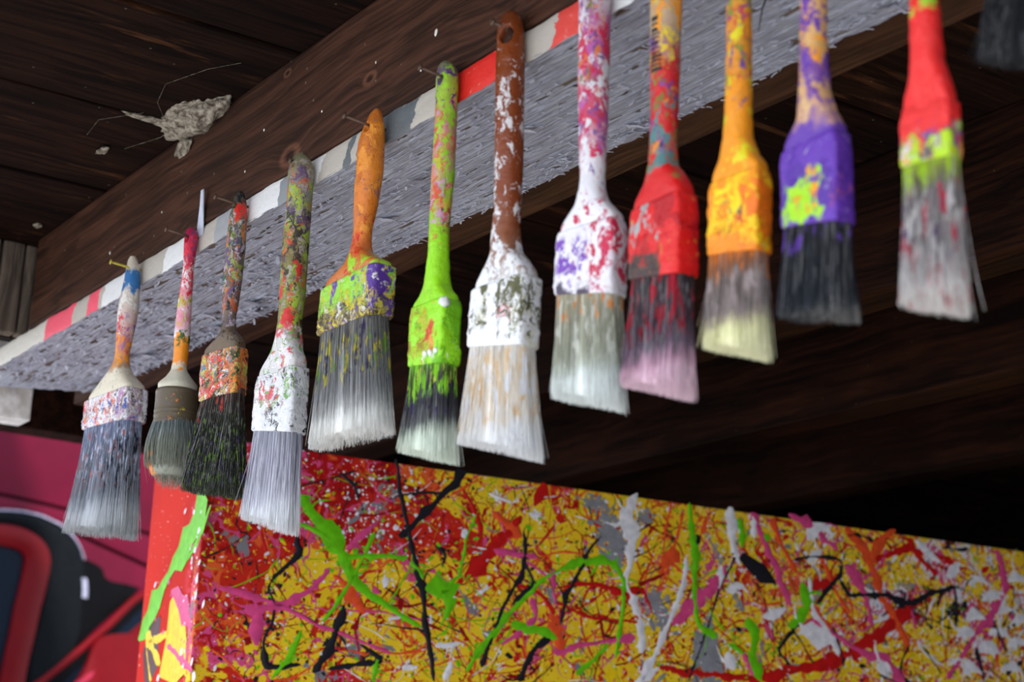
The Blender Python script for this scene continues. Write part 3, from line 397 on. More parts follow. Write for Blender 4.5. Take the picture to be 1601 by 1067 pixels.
FZ = -1.45
gt = NT('concrete_yard', .9, .2); gn = gt.noise(gt.P, 3, 6)[0]; gt.color(gt.mix(gt.rng(gn, .3, .7), lin((168, 166, 162)), lin((202, 200, 195)))); gt.bump(gt.noise(gt.P, 90, 4)[0], .3, .004)
structure(box('floor', (-30, -40, FZ-.1), (30, .06, FZ), gt.m, bev=0))
structure(box('floor_inside', (-1.46, .06, FZ-.1), (3.26, 30, FZ), plain('dusty_concrete_floor', (128, 122, 116), .95, .1), bev=0))
structure(box('floor_yard', (-30, .06, FZ-.1), (-1.46, 30, FZ), gt.m, bev=0))

# ceiling: a dark slab of roofing above, the boards hung below it, one by one
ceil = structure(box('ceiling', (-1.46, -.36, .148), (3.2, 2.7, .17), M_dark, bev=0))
x = -1.46; i = 0
while x < 3.2:
    w = .198
    m = random.choice(M_ceil)
    x1 = min(x+w, 3.2); o = box('board', (x+.0012, -.36, .124), (x1-.0012, 2.7, .1475), m, ceil, bev=.002)
    o.location.z = random.uniform(0, .0012)
    x += w+.004; i += 1
# walls of the shed (dark inside)
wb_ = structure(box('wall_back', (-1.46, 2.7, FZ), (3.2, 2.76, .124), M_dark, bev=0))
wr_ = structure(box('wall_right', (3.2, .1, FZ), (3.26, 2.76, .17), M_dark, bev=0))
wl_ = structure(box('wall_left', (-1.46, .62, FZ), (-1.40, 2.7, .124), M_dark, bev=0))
wu_ = structure(box('wall_sun_block', (-1.46, .0, .175), (3.26, .08, 2.6), M_dark, bev=0))  # unseen wall added above the roof so the vehicle stays out of the sun
hd = structure(box('trim_3', (-1.46, .10, .045), (-1.41, .62, .124), M_joist, bev=.002))

# front beam with a timber behind it, resting on the peeling plank
beam = box('beam', (-.838, 0.0, .0225), (3.1, .128, .1235), M_beam, bev=.003)
tag(beam, 'long dark brown timber beam with knots directly above the painted plank edge', 'beam')
for (x, z, r) in ((-.0375, .0625, .0022), (-.33, .048, .001), (-.30, .075, .0009), (-.20, .058, .0008), (-.12, .070, .0009), (-.055, .040, .0007), (-.50, .060, .0009), (-.62, .052, .0012)):
    th = np.linspace(0, 2*PI, 9)[:-1]; ring = [(x+r*math.cos(a)*random.uniform(.7, 1.2), -.0002, z+1.4*r*math.sin(a)*random.uniform(.7, 1.2)) for a in th]
    link('paint_fleck', pyd('paint_fleck', ring+[(x, -.0009, z)], [(j, (j+1) % 8, 8) for j in range(8)]), plain('white_fleck', (225, 222, 212), .6), beam)
timber = box('rear_timber', (-1.045, .1315, .001), (3.1, .1675, .1235), M_beam2, bev=.002)
tag(timber, 'narrow brown timber running along behind the peeling grey plank', 'timber')

# --- peeling plank (trim_1): core + grey flaking underside + coloured front edge
PX0, PX1, PW, PT = -1.16, 1.3, .1305, .0218
pk = NT('peeling_grey_paint', .62, .35)
g = pk.noise(pk.P, 1, 4, .6, stretch=(10, 420, 60))[0]; g2 = pk.noise(pk.P, 1, 3, .6, stretch=(40, 1000, 60), off=(4, 2, 0))[0]
bigp = pk.noise(pk.P, 14, 4)[0]; hole = pk.noise(pk.P, 1, 5, .65, stretch=(40, 130, 40), off=(9, 3, 1))[0]
att = pk.n.new('ShaderNodeAttribute'); att.attribute_name = 'chip'
c = pk.mix(pk.rng(bigp, .3, .7), lin((162, 166, 184)), lin((188, 194, 210)))
c = pk.mix(pk.rng(g, .34, .50, .8, 0), c, lin((128, 130, 148))); c = pk.mix(pk.rng(g2, .56, .66, 0, .7), c, lin((214, 218, 228)))
c = pk.mix(pk.rng(g2, .34, .43, .75, 0), c, lin((92, 94, 106)))
c = pk.mix(pk.rng(hole, .765, .78, 0, .8), c, lin((70, 58, 50)))
c = pk.mix(pk.math('MULTIPLY', att.outputs['Fac'], .18), c, lin((120, 112, 116)))
pk.color(c); pk.bump(pk.math('ADD', g, pk.math('MULTIPLY', g2, .9)), 1.0, .0022)
M_peel = pk.m
EC = dict(offwhite=(206, 200, 190), pink=(240, 92, 112), beige=(186, 178, 168), white=(226, 226, 226), ltgrey=(158, 160, 164), grey=(140, 144, 148), dkgrey=(98, 104, 108), red=(224, 42, 34), coral=(222, 74, 66))
et = NT('striped_edge_paint', .5, .35); sx = et.sep(et.P)
wob = et.noise(et.P, 70, 4, .6)[0]; wob2 = et.noise(et.P, 12, 1)[0]
ex = et.math('ADD', sx[0], et.math('MULTIPLY', et.math('SUBTRACT', wob, .5), .022)); ex = et.math('ADD', ex, et.math('MULTIPLY', sx[2], -.35))
ec = et.ramp(et.rng(ex, PX0, PX1, 0, 1, smooth=False), [(max(0, (a-PX0)/(PX1-PX0)), EC[k]) for a, k in EDGE], 'CONSTANT')
ec = et.mix(et.rng(et.noise(et.P, 160, 5, .7)[0], .58, .72, 0, .55), ec, lin((190, 182, 170)))
ec = et.mix(et.rng(et.noise(et.P, 420, 4, .7, off=(1, 5, 2))[0], .62, .72, 0, .7), ec, lin((95, 88, 82)))
et.color(ec); et.bump(et.noise(et.P, 200, 5, .65)[0], .5, .001); M_edge = et.m
M_core = wood('plank_core_wood', (70, 60, 54), (120, 106, 96), axis=0)
plank = structure(link('trim_1', pyd('trim_1', [(-1.021, .0012, .0012), (PX1, .0012, .0012), (PX1, PW, .0012), (-.968, PW, .0012), (-1.021, .0012, PT), (PX1, .0012, PT), (PX1, PW, PT), (-.968, PW, PT)], [(3, 2, 1, 0), (4, 5, 6, 7), (0, 1, 5, 4), (1, 2, 6, 5), (2, 3, 7, 6), (3, 0, 4, 7)]), M_core, smooth=False))
# underside skin: a dense relief sheet; chips are recessed, flakes stand proud
nx, ny = 1050, 150
PX2 = .85; gx = np.linspace(PX0, PX2, nx); gy = np.linspace(.0004, PW+.0006, ny); GX, GY = np.meshgrid(gx, gy, indexing='ij')
q = np.stack([GX*22, GY*300, GX*0], -1); grain = fbm(q, 3, 3)
q2 = np.stack([GX*45, GY*190, GX*0], -1); fl = fbm(q2, 9, 3); step = np.clip((fl-.34)/.03, 0, 1)
left = np.clip((-.30-GX)/.35, 0, 1)
q3 = np.stack([GX*28, GY*50, GX*0+3], -1); fl2 = fbm(q3, 21, 4); step2 = np.clip((fl2-.26)/.05, 0, 1)*left
dz = -.0010*grain - .0011*np.clip(fl, -.4, .3) + .0012*step + .0009*step2 - .0012*left*np.clip(fl2, -.5, .25)
edgew = np.minimum(np.minimum(GY/.003, (PW-GY)/.004), 1).clip(0, 1)
GZ = .0004 + dz*edgew
ragged = (fbm(np.stack([GX*70, GX*0, GX*0+8], -1), 4, 3)*.0022)*(GY > PW-.012)*((GY-(PW-.012))/.012)
ragf = (fbm(np.stack([GX*110, GX*0, GX*0+2], -1), 14, 3)*.0010)*(GY < .006)*(1-GY/.006)
X0Y = -1.024+.42*GY+fbm(np.stack([GX*0+5, GY*90, GX*0], -1), 41, 3)*.010; GX2 = PX2-(PX2-GX)*(PX2-X0Y)/(PX2-PX0)
V = np.stack([GX2, GY+ragged+ragf, GZ], -1).reshape(-1, 3)
idx = np.arange(nx*ny).reshape(nx, ny)
F = np.stack([idx[:-1, :-1], idx[:-1, 1:], idx[1:, 1:], idx[1:, :-1]], -1).reshape(-1, 4)
me = pyd('peeling_paint', V, F); a = me.attributes.new('chip', 'FLOAT', 'POINT'); a.data.foreach_set('value', np.maximum(step*.55, step2).reshape(-1).astype(np.float32))
pp = link('peeling_paint', me, M_peel, plank); pp['label'] = 'grey flaking painted underside'
# front edge skin
ne, nz = 900, 10; ex_ = np.linspace(-1.0225, PX1, ne); ez_ = np.linspace(.0002, PT, nz); EX, EZ = np.meshgrid(ex_, ez_, indexing='ij')
topw = fbm(np.stack([EX*45, EX*0, EX*0], -1), 31, 3)*.0016; botw = fbm(np.stack([EX*90, EX*0, EX*0+5], -1), 33, 3)*.0018
EZ2 = EZ + topw*(EZ/PT) + (botw-.0004)*(1-EZ/PT)
EY = .0010 - .0011*np.sin(np.clip(EZ/PT, 0, 1)*PI)**.3 + fbm(np.stack([EX*90, EZ*200, EX*0], -1), 35, 3)*.0005
V = np.stack([EX, EY, EZ2], -1).reshape(-1, 3); idx = np.arange(ne*nz).reshape(ne, nz)
F = np.stack([idx[:-1, :-1], idx[1:, :-1], idx[1:, 1:], idx[:-1, 1:]], -1).reshape(-1, 4)
ed = link('painted_edge', pyd('painted_edge', V, F), M_edge, plank); ed['label'] = 'front edge painted in white, red, pink and grey patches'
# flakes of paint curling off the underside
M_flake = plain('curled_paint_flake', (186, 190, 206), .5, .4); M_flake2 = plain('curled_paint_flake_grey', (150, 150, 164), .6, .3)
def flake_geo(x, y, l, w, curl, ang, z=0):
    n = 5; V = []
    pw = [random.uniform(.5, 1.1) for _ in range(n+1)]; pw[-1] *= .5
    for i in range(n+1):
        s = i/n; a = curl*s; ll = l*s
        px_ = ll*math.cos(a*.6); pz = -ll*math.sin(a*.6)*.8
        for sd in (-1, 1): V.append((px_, sd*w/2*pw[i], pz))
    V2 = [(v[0], v[1], v[2]+.0004) for v in V]
    F = []
    for i in range(n): b = 2*i; F.append((b, b+1, b+3, b+2))
    m = len(V); F += [tuple(m+k for k in f[::-1]) for f in F]
    for i in range(n): b = 2*i; F += [(b, b+2, m+b+2, m+b), (b+1, m+b+1, m+b+3, b+3)]
    F += [(2*n, 2*n+1, m+2*n+1, m+2*n), (0, m, m+1, 1)]
    c, s = math.cos(ang), math.sin(ang)
    return [(x+v[0]*c-v[1]*s, y+v[0]*s+v[1]*c, z+v[2]) for v in V+V2], F
BIG = [(-.80, .085, .030, .012, .5, .3), (-.77, .105, .034, .010, .6, .1), (-.74, .070, .022, .007, .7, 2.6), (-.70, .110, .026, .012, .7, .2), (-.66, .060, .020, .006, .9, -.6), (-.68, .090, .024, .009, .6, .4),
       (-.62, .112, .030, .010, .6, .15), (-.585, .085, .018, .006, .8, .9), (-.55, .118, .028, .010, .6, .2), (-.52, .100, .022, .012, .7, .5), (-.50, .122, .020, .012, .8, .9), (-.47, .115, .018, .006, .7, 1.2),
       (-.58, .030, .018, .004, .8, 1.5), (-.44, .060, .020, .003, .5, .2), (-.40, .085, .026, .004, .5, -1.2), (-.33, .050, .016, .005, .6, .3), (-.02, .060, .018, .006, .6, .3), (.035, .112, .015, .006, .6, .4),
       (-.15, .055, .016, .005, .6, .3), (.06, .045, .018, .005, .6, .4), (-.24, .080, .018, .006, .5, .3), (.26, .118, .020, .004, .5, .1), (.29, .122, .018, .004, .5, .0)]
for k, (x, y, l, w, cu, an) in enumerate(BIG):
    v, f = flake_geo(x, y, l, w, cu, an, -.0012); link('paint_flake', pyd('paint_flake', v, f), M_flake if k % 3 else M_flake2, plank, smooth=False)
V = []; F = []
for k in range(2600):
    x = random.uniform(-.96, .6); lf = x < -.35
    y = random.uniform(.004, PW) if random.random() < .6 else random.uniform(PW-.02, PW+.002)
    l = random.uniform(.002, .007)*(1.7 if lf and random.random() < .3 else 1); w = random.uniform(.0005, .002)*(1.7 if lf else 1)
    v, f = flake_geo(x, y, l, w, random.uniform(.2, .8), random.gauss(.1, .35)+(PI if random.random() < .35 else 0), -.0008)
    b = len(V); V += v; F += [tuple(b+i for i in q_) for q_ in f]
sf = link('small_paint_flakes', pyd('small_paint_flakes', V, F), [M_flake], plank, smooth=False); sf['kind'] = 'stuff'
# long stiff peel standing up from the edge, and the dangling one right of the white brush
v = [(-.4150, -.001, .012), (-.4030, -.001, .012), (-.4025, -.0018, .022), (-.4140, -.0018, .022), (-.4075, -.0040, .040), (-.4010, -.0040, .040), (-.4035, -.006, .0512), (-.3985, -.006, .0512)]
vb = [(a, b+.0009, c) for a, b, c in v]; fs = [(0, 1, 2, 3), (3, 2, 5, 4), (4, 5, 7, 6)]
link('paint_peel', pyd('paint_peel', v+vb, fs+[tuple(8+i for i in f[::-1]) for f in fs]+[(0, 3, 11, 8), (3, 4, 12, 11), (4, 6, 14, 12), (2, 1, 9, 10), (5, 2, 10, 13), (7, 5, 13, 15), (6, 7, 15, 14)]), M_flake, plank, smooth=False)['label'] = 'long pale grey sliver of paint sticking up'
v, f = flake_geo(.206, .012, .036, .007, 1.0, 2.75, -.001); link('paint_peel', pyd('paint_peel', v, f), M_flake, plank, smooth=False)
link('splinter', tube('splinter', [(.236, .055, -.001), (.226, .060, -.004), (.212, .070, -.010)], [.0006, .0005, .0002], 5), M_dark, plank)

# boards closing the left end of the porch, above the plank
wl2 = structure(box('wall_left_porch', (-.90, -.35, .0225), (-.882, .010, .1238), M_dark, bev=0)); wl2.name = 'wall_left_porch'
for (y0, y1) in ((-.34, -.215), (-.212, -.120), (-.117, -.031), (-.0275, -.0052), (-.0025, .0095)):
    box('board', (-.8815, y0, .0232), (-.862+random.uniform(-.002, .001), y1, .1236), M_post, wl2, bev=.002)
wbk = box('block', (-1.09, .035, -.0258), (-1.05, .084, .1235), plain('chalky_white_paint', (240, 238, 232), .7), bev=.002)
tag(wbk, 'short white painted wood block under the left end of the plank', 'block')

# joists inside the dark shed
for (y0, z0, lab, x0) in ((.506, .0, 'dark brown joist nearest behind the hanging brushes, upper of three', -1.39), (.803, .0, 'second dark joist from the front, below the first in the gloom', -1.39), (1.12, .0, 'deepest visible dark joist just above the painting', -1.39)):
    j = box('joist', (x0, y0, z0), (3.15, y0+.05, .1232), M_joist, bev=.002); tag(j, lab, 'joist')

# old wasp-paper and dust clump in the corner of beam and ceiling, with cobweb threads
M_nest = NT('papery_nest', .95, .05); nn = M_nest.noise(M_nest.P, 160, 5, .7)[0]; M_nest.color(M_nest.mix(M_nest.rng(nn, .35, .65), lin((92, 82, 70)), lin((176, 166, 150)))); M_nest.bump(nn, 1, .003); M_nest = M_nest.m
nest = thing('cobweb', (-.41, 0, .124), 'pale dusty cobweb clump in the corner of ceiling and brown beam', 'cobweb')
def lump(name, cpt, r, seed, n=26):
    V = []; F = []
    for i in range(n+1):
        for j in range(n*2):
            a = PI*i/n; b = 2*PI*j/(2*n); d = np.array([math.sin(a)*math.cos(b), math.sin(a)*math.sin(b), math.cos(a)])
            k = 1+.55*float(fbm(d*2.2+seed, seed, 4)); V.append(tuple(cpt[q]+d[q]*r[q]*k for q in range(3)))
    for i in range(n):
        for j in range(2*n): k = (j+1) % (2*n); F.append((i*2*n+j, (i+1)*2*n+j, (i+1)*2*n+k, i*2*n+k))
    return pyd(name, V, F)
link('clump', lump('clump', (-.008, -.010, -.001), (.050, .017, .011), 3), M_nest, nest)
link('clump', lump('clump', (.020, -.007, -.001), (.026, .012, .010), 13), M_nest, nest)
link('clump', lump('clump', (-.034, -.010, -.001), (.024, .019, .006), 17), M_nest, nest)
link('clump', lump('clump', (-.012, -.022, .0005), (.034, .013, .003), 23), M_nest, nest)
link('tail', lump('tail', (-.052, -.001, -.013), (.018, .0025, .008), 5), M_nest, nest)
link('arm', lump('arm', (-.040, -.034, -.001), (.005, .028, .0020), 8), M_nest, nest)
for k, pts in enumerate(([(-.03, -.03, -.002), (.0, -.05, -.0012), (.04, -.06, -.001), (.09, -.045, -.001), (.12, -.03, -.002)], [(-.03, -.05, -.001), (-.07, -.075, -.001), (-.11, -.07, -.001)], [(-.02, -.02, -.003), (-.07, -.016, -.002), (-.12, -.03, -.001)])):
    link('thread', tube('thread', pts, .00014, 4), M_nest, nest)
for k, (x, y) in enumerate(((-.545, -.045), (-.79, -.018))):
    d_ = link('dust_tuft', lump('dust_tuft', (x, y, .122), (random.uniform(.003, .012), .004, .002), 20+k, 12), M_nest); tag(d_, ('small grey dust tuft on the ceiling board left of the cobweb clump', 'small dust tuft in the far left corner where the beam meets the ceiling')[k], 'dust')
# ------------------------------------------------------------------ splatter painting
PP0 = Vector((-.685, .148, -.094)); ang = math.atan2(.994, .106)      # local x runs along the face to the right, local y is the normal towards the back
paint_root = thing('painting', PP0, 'large splatter painting in yellow, red, black and green on a deep panel', 'painting', rz=ang)
PL, PH, PD = 1.42, -.094-FZ, .182
pt = NT('splatter_ground', .45, .12); sp_ = pt.sep(pt.P); a_ = sp_[0]
P2 = pt.vmath('ADD', pt.P, pt.vmath('MULTIPLY', pt.vmath('SUBTRACT', pt.noise(pt.P, 16, 3)[1], (.5, .5, .5)), (.06, .06, .06)))
YEL, RED, CRI, PNK, ORG, BLK, WHT, LIM, GRY = lin((250, 212, 44)), lin((208, 44, 30)), lin((178, 22, 24)), lin((224, 80, 134)), lin((236, 98, 48)), lin((38, 36, 44)), lin((234, 230, 242)), lin((110, 190, 30)), lin((132, 132, 138))
def pl(c, col, scale, thr, soft=.012, off=(0, 0, 0), wide=None, vec=None, detail=4, dist=.6, amt=1.0, rough=.6):
    n = pt.noise(vec or P2, scale, detail, rough, dist, off=off)[0]
    if wide is not None:
        lo, hi, tl, tr = wide; n = pt.math('SUBTRACT', n, pt.rng(a_, lo, hi, tl-thr, tr-thr))
    return pt.mix(pt.math('MULTIPLY', pt.rng(n, thr-soft, thr+soft), amt), c, col)
c = pt.mix(pt.rng(pt.noise(pt.P, 30, 4)[0], .35, .65), YEL, lin((246, 202, 38)))
b_ax = pt.math('MULTIPLY', sp_[2], -1.0)
topred = pt.math('MULTIPLY', pt.rng(b_ax, .07, .19, .085, -.02), pt.rng(a_, .26, .42, 1, 0))
def spot(ca, cb, r0, r1):
    x = t_ = pt.math('SUBTRACT', a_, ca); y = pt.math('MULTIPLY', pt.math('SUBTRACT', b_ax, cb), 1.25)
    return pt.rng(pt.math('SQRT', pt.math('ADD', pt.math('MULTIPLY', x, x), pt.math('MULTIPLY', y, y))), r0, r1, 1, 0)
yelspot = pt.math('MULTIPLY', pt.math('MAXIMUM', spot(.125, .145, .035, .085), spot(.10, .215, .02, .06)), .16)
def mass(col, scale, thr, off, wide=None, top=0.0, soft=.010, amt=1.0, c0=None):
    n = pt.noise(P3, scale, 5, .62, .5, off=off)[0]; n = pt.math('ADD', n, pt.math('MULTIPLY', topred, top)); n = pt.math('SUBTRACT', n, yelspot)
    if wide is not None: lo, hi, tl, tr = wide; n = pt.math('SUBTRACT', n, pt.rng(a_, lo, hi, tl-thr, tr-thr))
    return pt.math('MULTIPLY', pt.rng(n, thr-soft, thr+soft), amt)
P3 = pt.vmath('ADD', pt.P, pt.vmath('MULTIPLY', pt.vmath('SUBTRACT', pt.noise(pt.P, 22, 3)[1], (.5, .5, .5)), (.025, .025, .025)))
c = pt.mix(mass(ORG, 9, .5, (7, 1, 2), (.02, .34, .49, .655), .8), c, ORG)
c = pt.mix(mass(RED, 8, .5, (2, 5, 1), (.06, .38, .505, .665), 1.1), c, RED)
c = pt.mix(mass(CRI, 12, .5, (12, 5, 4), (.08, .34, .53, .67), .8), c, CRI)
c = pt.mix(mass(PNK, 11, .5, (1, 15, 8), (.0, .26, .52, .68), .35), c, PNK)
c = pt.mix(mass(WHT, 16, .5, (21, 5, 3), (.45, 1.0, .70, .575)), c, WHT)
c = pt.mix(mass(BLK, 15, .5, (3, 25, 6), (.50, 1.0, .72, .595)), c, BLK)
c = pt.mix(mass(PNK, 18, .5, (13, 2, 16), (.50, 1.0, .72, .62)), c, PNK)
def web(c, col, scale, w, off, vec=None, wide=None, amt=1.0):
    v = pt.vmath('ADD', vec or P2, off); e = pt.vor(v, scale, 'DISTANCE_TO_EDGE')[0]
    brk = pt.noise(pt.P, 24, 3, off=off)[0]; f = pt.math('MULTIPLY', pt.rng(e, w*.55, w, 1, 0), pt.rng(brk, .46, .53))
    return pt.mix(pt.math('MULTIPLY', f, amt), c, col)
c = web(c, RED, 15, .030, (1, 2, 3)); c = web(c, CRI, 19, .022, (5, 2, 9)); c = web(c, ORG, 17, .030, (4, 8, 3)); c = web(c, BLK, 15, .010, (14, 8, 3)); c = web(c, PNK, 18, .022, (24, 3, 13)); c = web(c, LIM, 16, .010, (9, 31, 3), amt=.8)
c = pl(c, GRY, 24, .645, off=(31, 5, 23), vec=pt.P)
c = pl(c, RED, 150, .65, off=(3, 5, 3), vec=pt.P, detail=2); c = pl(c, BLK, 190, .665, off=(9, 5, 3), vec=pt.P, detail=2)
c = pl(c, WHT, 190, .665, off=(1, 25, 3), vec=pt.P, detail=2, wide=(.15, .9, .68, .63)); c = pl(c, LIM, 120, .69, off=(6, 2, 3), vec=pt.P, detail=2); c = pl(c, YEL, 110, .675, off=(16, 2, 9), vec=pt.P, detail=2)
pt.color(c); pt.bump(pt.noise(P2, 60, 4)[0], .35, .0015)
canvas = link('canvas', box_mesh('canvas', (.0, .0, -PH), (PL, .02, 0), .002), pt.m, paint_root, smooth=False)
s_ = NT('panel_side_paint', .5, .05); ss = s_.sep(s_.P)
cs = s_.mix(s_.rng(s_.noise(s_.P, 9, 3)[0], .35, .65), lin((214, 40, 22)), lin((200, 32, 20)))
cs = s_.mix(s_.rng(s_.noise(s_.P, 60, 4, stretch=(1, 1, .15))[0], .6, .7, 0, .6), cs, lin((196, 30, 40)))
cs = s_.mix(s_.math('MULTIPLY', s_.rng(ss[1], .05, .015), s_.rng(s_.noise(s_.P, 34, 4, .6)[0], .5, .56)), cs, lin((222, 76, 96)))
cs = s_.mix(s_.rng(s_.noise(s_.P, 200, 2)[0], .70, .73), cs, lin((238, 225, 225)))
s_.color(cs); s_.bump(s_.noise(s_.P, 50, 4)[0], .3, .001)
side = link('side_panel', box_mesh('side_panel', (.0005, .021, -PH), (.02, PD, -.0005), .002), s_.m, paint_root, smooth=False); side['label'] = 'red side with green and yellow drips'
box('back_panel', (.02, PD-.012, -PH), (PL, PD, -.001), M_dark, paint_root); box('top_panel', (.02, .021, -.016), (PL, PD-.012, -.001), M_dark, paint_root)
box('end_panel', (PL-.02, .021, -PH), (PL, PD-.012, -.016), M_dark, paint_root)

PC = dict(green=(108, 200, 24), black=(36, 35, 42), white=(236, 234, 244), grey=(144, 145, 152), pink=(222, 76, 136), red=(200, 30, 28), orange=(236, 86, 44), yellow=(242, 204, 24), maroon=(74, 32, 44), darkred=(150, 18, 22))
PM = {k: plain('poured_%s_paint' % k, v, .36, .2, var=.06, scale=90) for k, v in PC.items()}
class Drip:
    """ridge-shaped strokes of poured paint standing on a panel; map(a, b, h) gives the local point"""
    def __init__(s, fn): s.V = []; s.F = []; s.fn = fn
    def stroke(s, pts, ws, h=.0009, wob=.5, lift=0.0):
        pts = np.array(pts, float); ws = np.array(ws, float); L = np.r_[0, np.cumsum(np.linalg.norm(np.diff(pts, axis=0), axis=1))]
        if L[-1] < 1e-5: return
        n = int(np.clip(L[-1]/max(.004, ws.mean()*.6), 4, 90)); tt = np.linspace(0, L[-1], n)
        P = np.stack([np.interp(tt, L, pts[:, i]) for i in (0, 1)], 1)
        for _ in range(2): P[1:-1] = (P[:-2]+2*P[1:-1]+P[2:])/4
        W = np.interp(tt, L, ws); sd = random.random()*99
        nz_ = fbm(np.stack([tt*140+sd, tt*0, tt*0], 1), 5, 2); W = W*(1+wob*1.6*nz_)
        W[0] *= .35; W[-1] *= .3
        D = np.gradient(P, axis=0); D /= np.linalg.norm(D, axis=1, keepdims=True)+1e-9; Nn = np.stack([-D[:, 1], D[:, 0]], 1)
        P = P + Nn*(fbm(np.stack([tt*60+sd+7, tt*0, tt*0], 1), 6, 2)*W*.35)[:, None]
        b = len(s.V)
        j1 = fbm(np.stack([tt*220+sd, tt*0, tt*0+9], 1), 8, 2); j2 = fbm(np.stack([tt*220+sd, tt*0, tt*0+19], 1), 8, 2)
        for i in range(n):
            w = W[i]/2; l = P[i]+Nn[i]*w*(1+wob*j1[i]); r = P[i]-Nn[i]*w*(1+wob*j2[i]); hh = min(h, w*.5)
            s.V += [s.fn(*l, .0002+lift), s.fn(*(P[i]+Nn[i]*w*.4), hh+lift), s.fn(*(P[i]-Nn[i]*w*.4), hh+lift), s.fn(*r, .0002+lift)]
        for i in range(n-1):
            k = b+4*i
            for m in range(3): s.F.append((k+m, k+m+1, k+m+5, k+m+4))
    def blob(s, a, b_, r, h=.0008, lift=0.0, asp=1.0, rot=0):
        if s.fn is ffront and (b_ < r*1.7+.001 or a < r*1.7): return
        n = 10; b = len(s.V); sd = random.random()*50
        for i in range(n):
            t = 2*PI*i/n; rr = r*(1+.6*random.uniform(-.5, .5)); x = rr*math.cos(t)*asp; y = rr*math.sin(t)
            s.V.append(s.fn(a+x*math.cos(rot)-y*math.sin(rot), b_+x*math.sin(rot)+y*math.cos(rot), .0002+lift))
        s.V.append(s.fn(a, b_, min(h, r*.5)+lift)); c = b+n
        for i in range(n): s.F.append((b+i, b+(i+1) % n, c))
ffront = lambda a, b, h: (a, -h, -b); fside = lambda c_, b, h: (.0005-h, c_, -b)
LAY = dict(red=0, orange=.0001, grey=.0001, pink=.0002, white=.0003, black=.0004, green=.0005, yellow=0, maroon=0, darkred=.0001)
drips = {k: Drip(ffront) for k in PC}
for col, pts, ws in FRONT:
    dd = drips[col]
    if col == 'grey':      # silvery paint went on in broken dabs
        for (a0, b0), (a1, b1), w0, w1 in zip(pts[:-1], pts[1:], ws[:-1], ws[1:]):
            for _ in range(int(10+900*(w0+w1))):
                q = random.random(); w = w0+(w1-w0)*q
                dd.blob(a0+(a1-a0)*q+random.gauss(0, w*.33), b0+(b1-b0)*q+random.gauss(0, w*.33), w*random.uniform(.03, .13)+.0006, lift=LAY[col], asp=random.uniform(1, 2.4), rot=random.uniform(0, 3))
        continue
    dd.stroke(pts, [w*1.05 for w in ws], lift=LAY[col])
    for (a0, b0), (a1, b1), w in zip(pts[:-1], pts[1:], ws):
        for _ in range(5):     # satellites and side threads thrown off the stroke
            q = random.random(); dd.blob(a0+(a1-a0)*q+random.gauss(0, w*1.1), b0+(b1-b0)*q+random.gauss(0, w*1.1), random.uniform(.0005, .0016)+w*.03, lift=LAY[col], asp=random.uniform(1, 2), rot=random.uniform(0, 3))
        if random.random() < .6:
            q = random.random(); x, y = a0+(a1-a0)*q, b0+(b1-b0)*q; t_ = random.uniform(0, 6.28); l = random.uniform(.01, .04)
            dd.stroke([(x, y), (x+math.cos(t_)*l*.5, y+math.sin(t_)*l*.5), (x+math.cos(t_+.5)*l, y+math.sin(t_+.5)*l)], [w*.30, w*.16+.0004, .0006], lift=LAY[col])
# satellite spatter and thin threads flung across the panel
def inside(a, b): return .004 < a < PL-.01 and .004 < b < .40
def flung(col, n, lo, hi, wmin, wmax, lmin, lmax, bias=None, ang=None):
    for _ in range(n):
        a = random.uniform(lo, hi); b = random.uniform(.0, .36); l = random.uniform(lmin, lmax); t = random.uniform(0, 2*PI) if ang is None else random.gauss(ang, .35)
        k = random.gauss(0, 9); pts = []; x, y = a, b
        for i in range(7):
            if not inside(x, y): break
            pts.append((x, y)); t += k*l/7+random.gauss(0, .18); x += math.cos(t)*l/6; y += math.sin(t)*l/6
        if len(pts) > 2:
            w = random.uniform(wmin, wmax); drips[col].stroke(pts, [w*random.uniform(.4, 1.3) for _ in pts], h=.0006, lift=LAY[col])
flung('red', 60, 0, 1.2, .001, .003, .03, .16); flung('darkred', 60, 0, .9, .0008, .0035, .02, .12); flung('orange', 60, 0, 1.2, .001, .003, .03, .12)
flung('black', 70, 0, 1.2, .0006, .002, .02, .12); flung('pink', 40, 0, 1.2, .001, .0035, .03, .12); flung('green', 26, 0, .7, .0007, .002, .02, .10)
flung('white', 60, .15, 1.2, .001, .0024, .008, .03, ang=.15); flung('white', 60, .75, 1.2, .001, .005, .01, .05, ang=2.2); flung('black', 60, .80, 1.2, .001, .005, .01, .05); flung('pink', 30, .75, 1.2, .002, .006, .02, .07, ang=1.7)
flung('white', 14, .1, .9, .0006, .0012, .03, .09, ang=-.8); flung('grey', 18, .25, 1.2, .002, .005, .01, .04); flung('yellow', 40, .3, 1.2, .002, .006, .01, .05)
for col, n, lo, hi, r in (('white', 420, 0, 1.2, .0011), ('black', 360, 0, 1.2, .0010), ('red', 260, .15, 1.2, .0013), ('yellow', 130, 0, .5, .0020), ('green', 70, 0, .8, .0012), ('pink', 90, 0, 1.2, .0014), ('grey', 50, .3, 1.2, .0016), ('darkred', 130, 0, .9, .0014)):
    for _ in range(n): drips[col].blob(random.uniform(lo, hi), random.uniform(.004, .38), r*random.lognormvariate(-.25, .6), lift=LAY[col], asp=random.uniform(1, 2.2), rot=random.uniform(0, 3))
for _ in range(240):   # dense white spatter band below the top edge, left of the middle
    drips['white'].blob(random.gauss(.178, .034), abs(random.gauss(.05, .05))+.004, .0010*random.lognormvariate(-.2, .6), lift=.0003)
for k, d in drips.items():
    if d.V:
        o = link('paint_drips', pyd('paint_drips', d.V, d.F), PM[k], paint_root); o['kind'] = 'stuff'; o['label'] = 'poured %s paint drips' % k
sdr = {}
